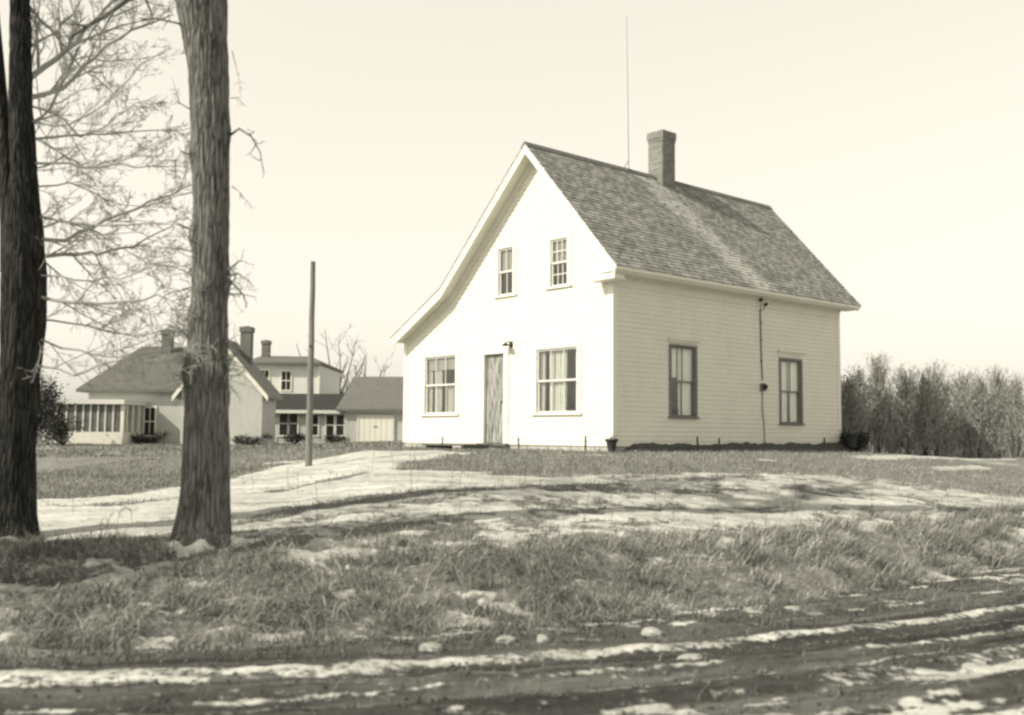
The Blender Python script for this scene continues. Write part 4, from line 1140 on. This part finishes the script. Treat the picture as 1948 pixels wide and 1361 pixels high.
# porch
P0 = -3.0
def pb(x0, x1, ya, yb, d0, d1, mb): mb.box(B.X(x0, 800, P0), B.X(x1, 800, P0), d0, d1, B.Z(170, yb, P0), B.Z(170, ya, P0))
mb = MB(); pb(98, 238, 760, 769, P0 - .2, -.01, mb); mb.build('porch_roof', FARWHITE, B.root)
mb = MB(); pb(104, 234, 822, 850, P0, P0 + .1, mb); mb.box(B.X(230, 800, P0), B.X(234, 800, P0), P0 + .11, -.01, B.Z(170, 850, P0), B.Z(170, 822, P0)); mb.build('porch_panel', TRIM, B.root)
for k, x in enumerate((106, 124, 141, 156, 170, 184, 198, 213)):
    mb = MB(); pb(x, x + 3.2, 769.2, 821.8, P0 + .01, P0 + .09, mb); mb.build('porch_post', FARWHITE, B.root)
mb = MB(); pb(229, 235, 769.2, 821.8, P0, P0 + .14, mb); mb.build('porch_post', TRIM, B.root)
mb = MB(); mb.box(B.X(106, 800, P0), B.X(229, 800, P0), P0 + .045, P0 + .05, B.Z(170, 822, P0), B.Z(170, 769.4, P0)); mb.build('porch_glass', noisy('porch_screen', .10, .2, 2, .4, 0), B.root)
mb = MB(); pb(106, 228, 770, 850, -.3, -.02, mb); mb.build('porch_back_wall', FARGREY, B.root)
for k in range(3):
    mb = MB(); yy = P0 + .5 + k * .8; mb.box(B.X(231, 800, P0), B.X(234, 800, P0), yy, yy + .12, B.Z(170, 821.8, P0), B.Z(170, 769.2, P0)); mb.build('porch_post', TRIM, B.root)
mb = MB(); pb(104, 234, 850.2, 862, P0 + .02, -.02, mb); mb.build('porch_base', INDARK, B.root)

# white two-storey house and its ell
B = Bld('two_storey_house', 68, (545, 848), 'distant white two-storey house with a low dark-roofed ell in front', 'house')
B.wall(470, 607, 692, 0, 8, FARWHITE)
gable_x(B, 466, 611, 690, 496, 590, 678, 0, 8, FARROOF, over=.5)
mb = MB(); mb.box(B.X(469, 760, 0), B.X(608, 760, 0), -.06, -.002, B.Z(540, 699), B.Z(540, 692.5)); mb.build('frieze_board', TRIM, B.root)
mb = MB(); mb.box(B.X(603), B.X(607.5), -.05, -.001, .5, B.Z(540, 699.2)); mb.build('corner_board', TRIM, B.root)
B.window(494, 510, 705, 735, 0, 2, TRIM); B.window(535, 552, 707, 742, 0, 2, TRIM)
chimney(B, 498, 512, 648, 684, 3)
EL = -5.0
B.wall(498, 662, 782, EL, -.05, FARGREY, 'ell_wall')
mb = MB(); a, b_ = B.X(496, 760, EL), B.X(660, 760, EL); ze = B.Z(570, 780, EL); zr = B.Z(570, 748, -1)
mb.hexa([(a, EL - .4, ze - .1), (b_, EL - .4, ze - .1), (b_, -.06, zr - .1), (a, -.06, zr - .1), (a, EL - .4, ze), (b_, EL - .4, ze), (b_, -.06, zr), (a, -.06, zr)]); mb.build('ell_roof', FARROOFD, B.root)
mb = MB(); mb.box(a, b_, EL - .46, EL - .41, ze - .22, ze - .02); mb.build('ell_fascia', FARWHITE, B.root)
B.window(504, 526, 786, 838, EL, 1, FARWHITE, 'ell_door'); B.window(533, 549, 784, 828, EL, 1, FARWHITE); B.window(551, 567, 784, 828, EL, 1, FARWHITE)
B.window(622, 636, 790, 828, EL, 1, FARWHITE); B.window(641, 655, 790, 828, EL, 1, FARWHITE); B.window(596, 606, 790, 828, EL, 1, FARWHITE)
# small dark shed beyond the ell
B = Bld('dark_shed', 78, (625, 845), 'small dark gabled shed peeping out beyond the two-storey house', 'shed')
mb = MB(); a, b_, ap = B.X(592), B.X(642), B.X(611); ze, zt = B.Z(620, 760), B.Z(611, 724)
mb.prism([(a, -.3), (b_, -.3), (b_, ze), (ap, zt - .12), (a, ze)], 0, 5); mb.build('wall', FARROOFD, B.root)
mb = MB()
for e in (a - .3, b_ + .3): mb.hexa([(ap, -.3, zt - .1), (e, -.3, ze - .15), (e, 5.2, ze - .15), (ap, 5.2, zt - .1), (ap, -.3, zt), (e, -.3, ze), (e, 5.2, ze), (ap, 5.2, zt)])
mb.build('roof', FARROOFD, B.root)
mb = MB(); mb.box(ap - .12, ap + .12, .5, .74, zt - .3, zt + .25); mb.build('vent', FARROOFD, B.root)
# garage
B = Bld('garage', 62, (715, 848), 'small grey garage with a wide white door, beside the farmhouse', 'garage')
B.wall(656, 800, 782, 0, 7, FARGREY)
gable_x(B, 641, 806, 779, 677, 812, 717, 0, 7, FARROOF, over=.35)
mb = MB(); mb.box(B.X(660), B.X(800), -.10, -.03, B.Z(700, 786), B.Z(700, 781)); mb.build('fascia', TRIM, B.root)
mb = MB(); a, b_ = B.X(684), B.X(747); zt = B.Z(715, 794)
for k in range(6):
    w = (b_ - a) / 6; mb.box(a + k * w + .008, a + (k + 1) * w - .008, -.08, -.002, .0, zt)
d_ = mb.build('garage_door', TRIM, B.root); mb = MB(); mb.box((a + b_) / 2 - .1, (a + b_) / 2 + .1, -.11, -.081, .9, .95); mb.build('handle', BLACK, d_)
mb = MB(); w = .12; mb.box(a - w, a - .001, -.1, -.001, 0, zt + w); mb.box(b_ + .001, b_ + w, -.1, -.001, 0, zt + w); mb.box(a, b_, -.1, -.001, zt + .001, zt + w); mb.build('door_frame', FARWHITE, B.root)
t = empty('added_shade_spruce', (-8.6, 8.2, T(-8.6, 8.2)), 0, 'unseen dense dark spruce added beyond the left edge to shade the bank', 'tree')  # stands out of view, added only to throw shade on the lower left bank
rg = random.Random(2); mb = MB(); mb.tube([(0, 0, -.1), (0, 0, 6.7)], [.15, .02], 10); mb.build('trunk', BARKD, t); fb = MB()
for k in range(13000):
    z = .3 + 6.4 * rg.random() ** 1.3; R_ = (6.9 - z) * .36 * rg.uniform(.25, 1) ** .6; a = rg.uniform(0, 6.28)
    p_ = Vector((R_ * math.cos(a), R_ * math.sin(a), z - R_ * .25)); u = Vector((math.cos(a), math.sin(a), rg.uniform(-.5, .3))).normalized(); v = u.cross(Vector((rg.gauss(0, 1), rg.gauss(0, 1), rg.gauss(0, 1)))).normalized()
    fb.add([p_, p_ + u * .1 + v * .03, p_ + u * .22, p_ + u * .1 - v * .03], [(0, 1, 2, 3)])
fb.build('foliage', EVERG, t, recalc=False)
# low foundation bushes before the far houses
shrub(470, 848, 49, 1.6, .55, 'low dark foundation bush under the gable of the grey house', seed=11, n=1500, group='low bushes along the far house walls')
shrub(270, 852, 50.5, 1.8, .6, 'low dark foundation bush right of the white porch', seed=12, n=1500, group='low bushes along the far house walls')
shrub(560, 850, 61, 2.4, .6, 'low dark foundation bush under the ell windows', seed=13, n=1500, group='low bushes along the far house walls')
shrub(634, 850, 61, 1.8, .6, 'low dark foundation bush near the garage corner', seed=14, n=1500, group='low bushes along the far house walls')

# ------------------------------------------------------------------ stones
def stone(px, py, w, h, label, mat=DSTONE, seed=1, flat=.6):
    b = ground(px, py); bm = bmesh.new(); bmesh.ops.create_icosphere(bm, subdivisions=3, radius=1); rg = random.Random(seed)
    off = rg.uniform(0, 50)
    for v in bm.verts:
        n = float(fbm(np.array([v.co.x * 1.5 + off]), np.array([v.co.y * 1.5 + v.co.z * 2]), seed, 3)[0])
        v.co = Vector((v.co.x * w / 2, v.co.y * w * flat / 2, v.co.z * h / 2)) * (.7 + .6 * n)
    me = bpy.data.meshes.new('stone'); bm.to_mesh(me); bm.free(); me.materials.append(mat)
    o = link(bpy.data.objects.new('stone', me)); o.location = (b[0], b[1], T(*b) + h * .15); o.rotation_euler = (0, 0, rg.uniform(-.5, .5))
    tag(o, label, 'stone', 'loose stones of the roadside')
def gravel(n, seed):
    r = np.random.default_rng(seed); x = r.uniform(-6, 8, n); y = r.uniform(5.2, 15, n); q = y - yroad(x); e = y - yditch(x)
    k = (e < .1) & (np.abs(x) < y * .56 + .5) & (r.uniform(0, 1, n) < .35 + .65 * sstep(.45, .6, fbm(x * 2, q * 5, 66, 3))); x = x[k]; y = y[k]; m = len(x)
    sz = .004 + .016 * r.uniform(0, 1, m) ** 3.5; z = terrain(x, y) + sz * .3
    O = np.array([(1, 0, 0), (0, 1, 0), (-1, 0, 0), (0, -1, 0), (0, 0, .7), (0, 0, -.7)]); Fc = np.array([(0, 1, 4), (1, 2, 4), (2, 3, 4), (3, 0, 4), (1, 0, 5), (2, 1, 5), (3, 2, 5), (0, 3, 5)])
    an = r.uniform(0, 6.28, m); c, s_ = np.cos(an), np.sin(an); J = O[None] * r.uniform(.55, 1.3, (m, 6, 1)) * sz[:, None, None]
    V = np.stack([x[:, None] + J[..., 0] * c[:, None] - J[..., 1] * s_[:, None], y[:, None] + J[..., 0] * s_[:, None] + J[..., 1] * c[:, None], z[:, None] + J[..., 2]], -1).reshape(-1, 3)
    lp = (np.arange(m)[:, None, None] * 6 + Fc[None]).ravel()
    mt = Mat('gravel', .15, .9, .2); g = mt.n('NewGeometry'); mt.color(mt.ramp(g.outputs['Random Per Island'], [(.1, .04), (.6, .11), (.97, .22)]))
    tag(np_mesh('gravel', V, lp, np.full(m * 8, 3), mt.m), 'gravel and mud clods scattered over the wet road', 'gravel', kind='stuff')
gravel(45000, 90)
PALE = noisy('pale_stone', .30, .48, 6, .9, .5, .02)
stone(962, 1222, .17, .08, 'left of two pale stones at the foot of the grassy bank', PALE, 2)
stone(1033, 1225, .10, .10, 'right of two pale stones at the foot of the grassy bank', PALE, 3)
stone(1240, 1209, .17, .09, 'pale rounded stone above the middle of the road edge snow line', PALE, 4)
stone(1312, 1258, .2, .06, 'flat pale stone lying on the bare road', PALE, 5)
stone(768, 1037, .14, .10, 'dark rock on the snow behind the grassy bank', noisy('dark_rock', .03, .07, 8), 6)
stone(820, 1240, .2, .08, 'grey stone at the road edge below the bank', DSTONE, 7)
